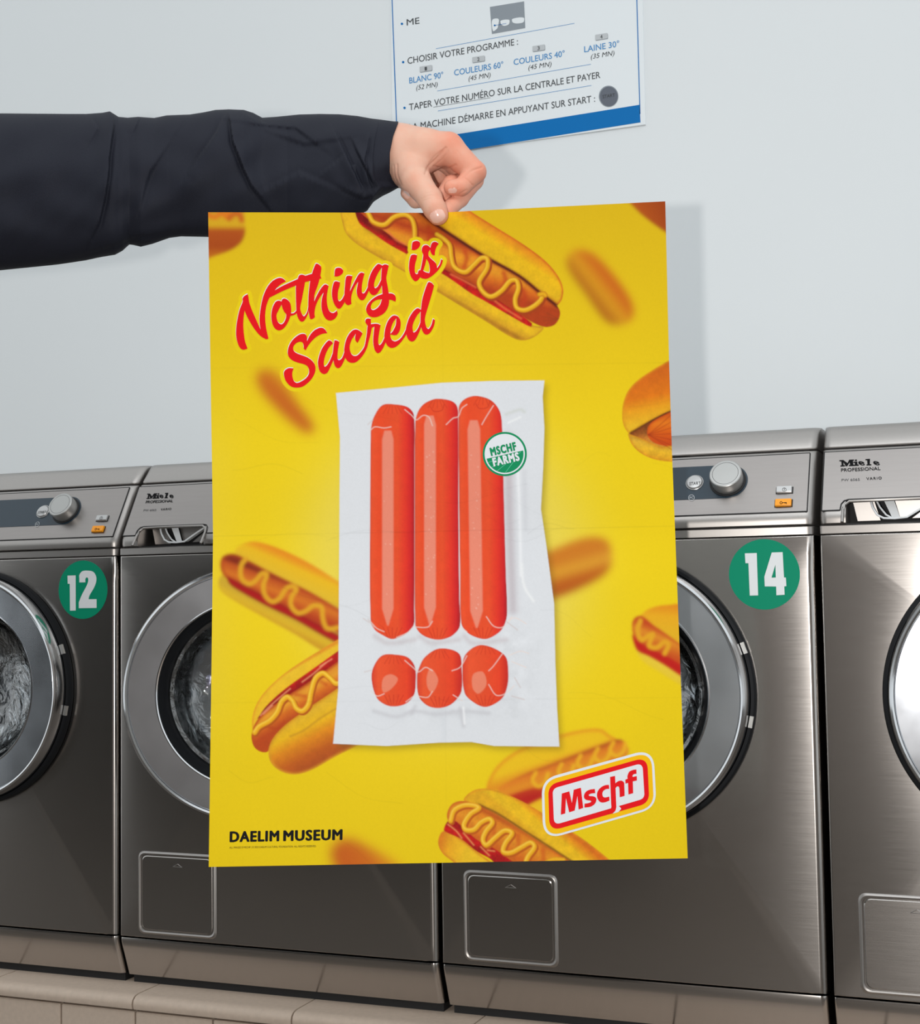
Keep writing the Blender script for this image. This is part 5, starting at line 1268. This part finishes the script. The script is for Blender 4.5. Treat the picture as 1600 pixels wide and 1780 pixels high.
HN = hand_normals(); HX, HY, HD = hand_px()
def nail(name, cx, cy, ax, rl, rw, dmax, lift=0.0007):
    """nail plate lifted off the fingertip: an ellipse on the skin around (cx, cy), long axis ax degrees"""
    a = math.radians(ax); u = (HX - cx) * math.cos(a) + (HY - cy) * math.sin(a); v = -(HX - cx) * math.sin(a) + (HY - cy) * math.cos(a)
    near = (HN @ FWD < 0.1) & (HD < dmax)
    e = (np.abs(u) / rl) ** 3.0 + (np.abs(v) / rw) ** 2.6
    ok = (e < 1) & near
    sel = ok[HF].all(1); q = HF[sel]
    if not len(q): return None
    used, inv = np.unique(q, return_inverse=True); inv = inv.reshape(-1, 4)
    L = lift * np.clip((1 - e[used]) * 6, -0.3, 1)
    P = HV[used] + HN[used] * L[:, None] - QO
    return mesh_obj(name, P, inv.tolist(), M['nail'], body, angle=180)
nail('thumb_nail', 761.0, 375.5, 63, 11.5, 13.5, D0 + 0.01)
nail('finger_nail', 787, 331.0, -4, 8.5, 5.2, D0 + 0.03, 0.0004)
nail('finger_nail', 707, 338, 50, 8.5, 5.5, D0 + 0.06)

# --- jacket sleeve: a tube following the arm with pulled folds
top = np.array([(-420,178),(-200,190),(0,197),(120,198),(150,198),(178,196),(191,193.5),(206,203),(222,204.5),(240,203),(268,205),(290,200.5),(330,199),(355,195),(375,191),(398,190),(424,191),(440,196),(456,204.5),(480,203),(520,199),(555,198),(590,198.5),(624,201.5),(650,206),(668,208),(692,211)], float)
bot = np.array([(-420,500),(-200,486),(0,470),(100,460),(150,452.5),(175,447),(200,443),(213,436),(225,425),(232,426),(245,429),(265,424),(295,413.5),(315,411),(362,412),(450,409),(540,402),(610,388),(645,375),(664,367),(671,352),(680,341),(690,333),(698,325)], float)
def fold(pts): return np.array(pts, float)
FOLDS = [  # line, height (mm), width px, side the cloth overlaps
 (fold([(191,192),(198,216),(194,245),(190,270),(188,307),(182,345),(172,388),(160,412)]), 9, 10, 1),
 (fold([(248,196),(243,205),(229,236)]), 4, 7, 1),
 (fold([(388,206),(376,231),(347,273),(322,309)]), 7, 9, -1),
 (fold([(395,188),(401,212),(405,247),(421,288),(437,323),(466,360)]), 10, 9, -1),
 (fold([(402,209),(455,217),(515,223),(562,258)]), 4, 9, -1),
 (fold([(420,195),(460,214)]), 4, 8, 1),
 (fold([(586,236),(607,280),(630,330)]), 8, 6, 1), (fold([(616,252),(630,280),(646,312)]), 7, 5, -1), (fold([(641,245),(634,280),(640,310),(652,345)]), 5, 5, 1), (fold([(600,330),(630,345),(660,340)]), 6, 7, -1),
 (fold([(560,300),(600,270)]), 3, 7, 1), (fold([(660,208),(652,240),(648,275),(652,320),(662,352)]), 1.8, 3, 1),
 (fold([(150,440),(200,425),(240,410),(330,398)]), 4, 8, -1), (fold([(470,230),(530,250),(600,240)]), 3, 14, -1), (fold([(300,240),(260,300),(240,370)]), 3, 16, 1),
 (fold([(460,330),(520,300),(590,330)]), 3, 12, 1), (fold([(155,200),(170,225),(155,250)]), 3, 8, 1)]
def cuff_x(y): return pw(y, (205, 214, 235, 265, 300, 315, 325, 335, 350, 370, 412), (694, 692, 684, 677.5, 677, 683, 697.5, 689, 673, 664, 650))
NU, NV = 520, 128
SV = np.zeros((NU + 1, NV, 3))
us = np.concatenate([np.linspace(-420, 120, 100), np.linspace(124, 700, NU - 99)])
ph = np.linspace(0, 2*math.pi, NV, endpoint=False)
for i, xx in enumerate(us):
    w = np.clip((xx - 560) / 140, 0, 1)
    t = i / NU
    yt = pw(xx, top[:, 0], top[:, 1]); yb = pw(xx, bot[:, 0], bot[:, 1])
    yc, hh = (yt + yb) / 2, (yb - yt) / 2
    Dc = pw(xx, (-420, 150, 500, 700), (2.10, 2.02, 1.995, 1.938)); rd = hh * Dc / FPX * pw(xx, (500, 640, 700), (0.84, 0.95, 1.12))
    y = yc - hh * np.cos(ph)
    shr = (1 - w) * 700 + w * cuff_x(y)
    x = xx - np.clip(xx - 560, 0, 140) * (700 - cuff_x(y)) / 140.0
    s = np.sin(ph); front = np.sign(s) * np.abs(s) ** 0.85 * rd
    disp = np.zeros(NV)
    for L, amp, wd, side in FOLDS:
        if xx < L[:, 0].min() - 60 or xx > L[:, 0].max() + 60: continue
        X = np.asarray(x, float); P0, P1 = L[:-1], L[1:]
        best = np.full(NV, 1e9); sg = np.zeros(NV); tt = np.zeros(NV)
        for k, (a, b) in enumerate(zip(P0, P1)):
            e = b - a; q = np.clip(((X - a[0]) * e[0] + (y - a[1]) * e[1]) / (e @ e), 0, 1)
            dx, dy = X - a[0] - q * e[0], y - a[1] - q * e[1]; d = np.hypot(dx, dy); c = np.sign(e[0] * dy - e[1] * dx)
            m = d < best; best = np.where(m, d, best); sg = np.where(m, c, sg); tt = np.where(m, (k + q) / len(P0), tt)
        d = best * sg * side
        fade = np.sin(np.clip(tt, 0.05, 0.97) * math.pi) ** 0.5
        disp += 1.3 * amp * 0.001 * fade * np.where(d > 0, np.exp(-(d / (wd * 2.2)) ** 2) * 0.9, -0.55 * np.exp(-(d / (wd * 0.55)) ** 2) + 0.9 * np.exp(-(d / (wd * 0.22)) ** 2)) * (s > -0.1)
    wr = sum(am * np.sin(x / a_ + y / b_ + c_ + 1.7 * np.sin(y / 37.0 + x / 71.0 + c_)) for am, a_, b_, c_ in ((0.0030, 61.0, -47.0, 0.4), (0.0022, -37.0, -29.0, 2.0), (0.0012, 17.0, -23.0, 4.0), (0.0005, 9.0, 13.0, 1.0)))
    disp += wr * np.clip(np.abs(s), 0, 1)
    D = Dc - front - disp * np.clip(s + 0.2, 0, 1)
    for j in range(NV): SV[i, j] = at_depth(x[j], y[j], D[j])
sv = (SV - QO).reshape(-1, 3); ids = np.arange((NU + 1) * NV).reshape(NU + 1, NV)
sf = [(ids[i, j], ids[i, (j+1) % NV], ids[i+1, (j+1) % NV], ids[i+1, j]) for i in range(NU) for j in range(NV)]
# turn the cloth in at the cuff
inn = SV[-1].mean(0); r1 = SV[-1] * 0.975 + inn * 0.025; r2 = SV[-14] * 0.95 + SV[-14].mean(0) * 0.05; r3 = SV[-60] * 0.9 + SV[-60].mean(0) * 0.1
b = len(sv); sv = np.concatenate([sv] + [r - QO for r in (r1, r2, r3)])
rings = [list(ids[NU])] + [[b + k * NV + j for j in range(NV)] for k in range(3)]
for A2, B2 in zip(rings[:-1], rings[1:]): sf += [(A2[j], A2[(j+1) % NV], B2[(j+1) % NV], B2[j]) for j in range(NV)]
sleeve = mesh_obj('jacket_sleeve', sv, sf, M['cloth'], person, angle=180); sleeve['label'] = 'dark navy jacket sleeve'
bm = bmesh.new(); bm.from_mesh(sleeve.data); bmesh.ops.recalc_face_normals(bm, faces=bm.faces[:]); bm.to_mesh(sleeve.data); bm.free()
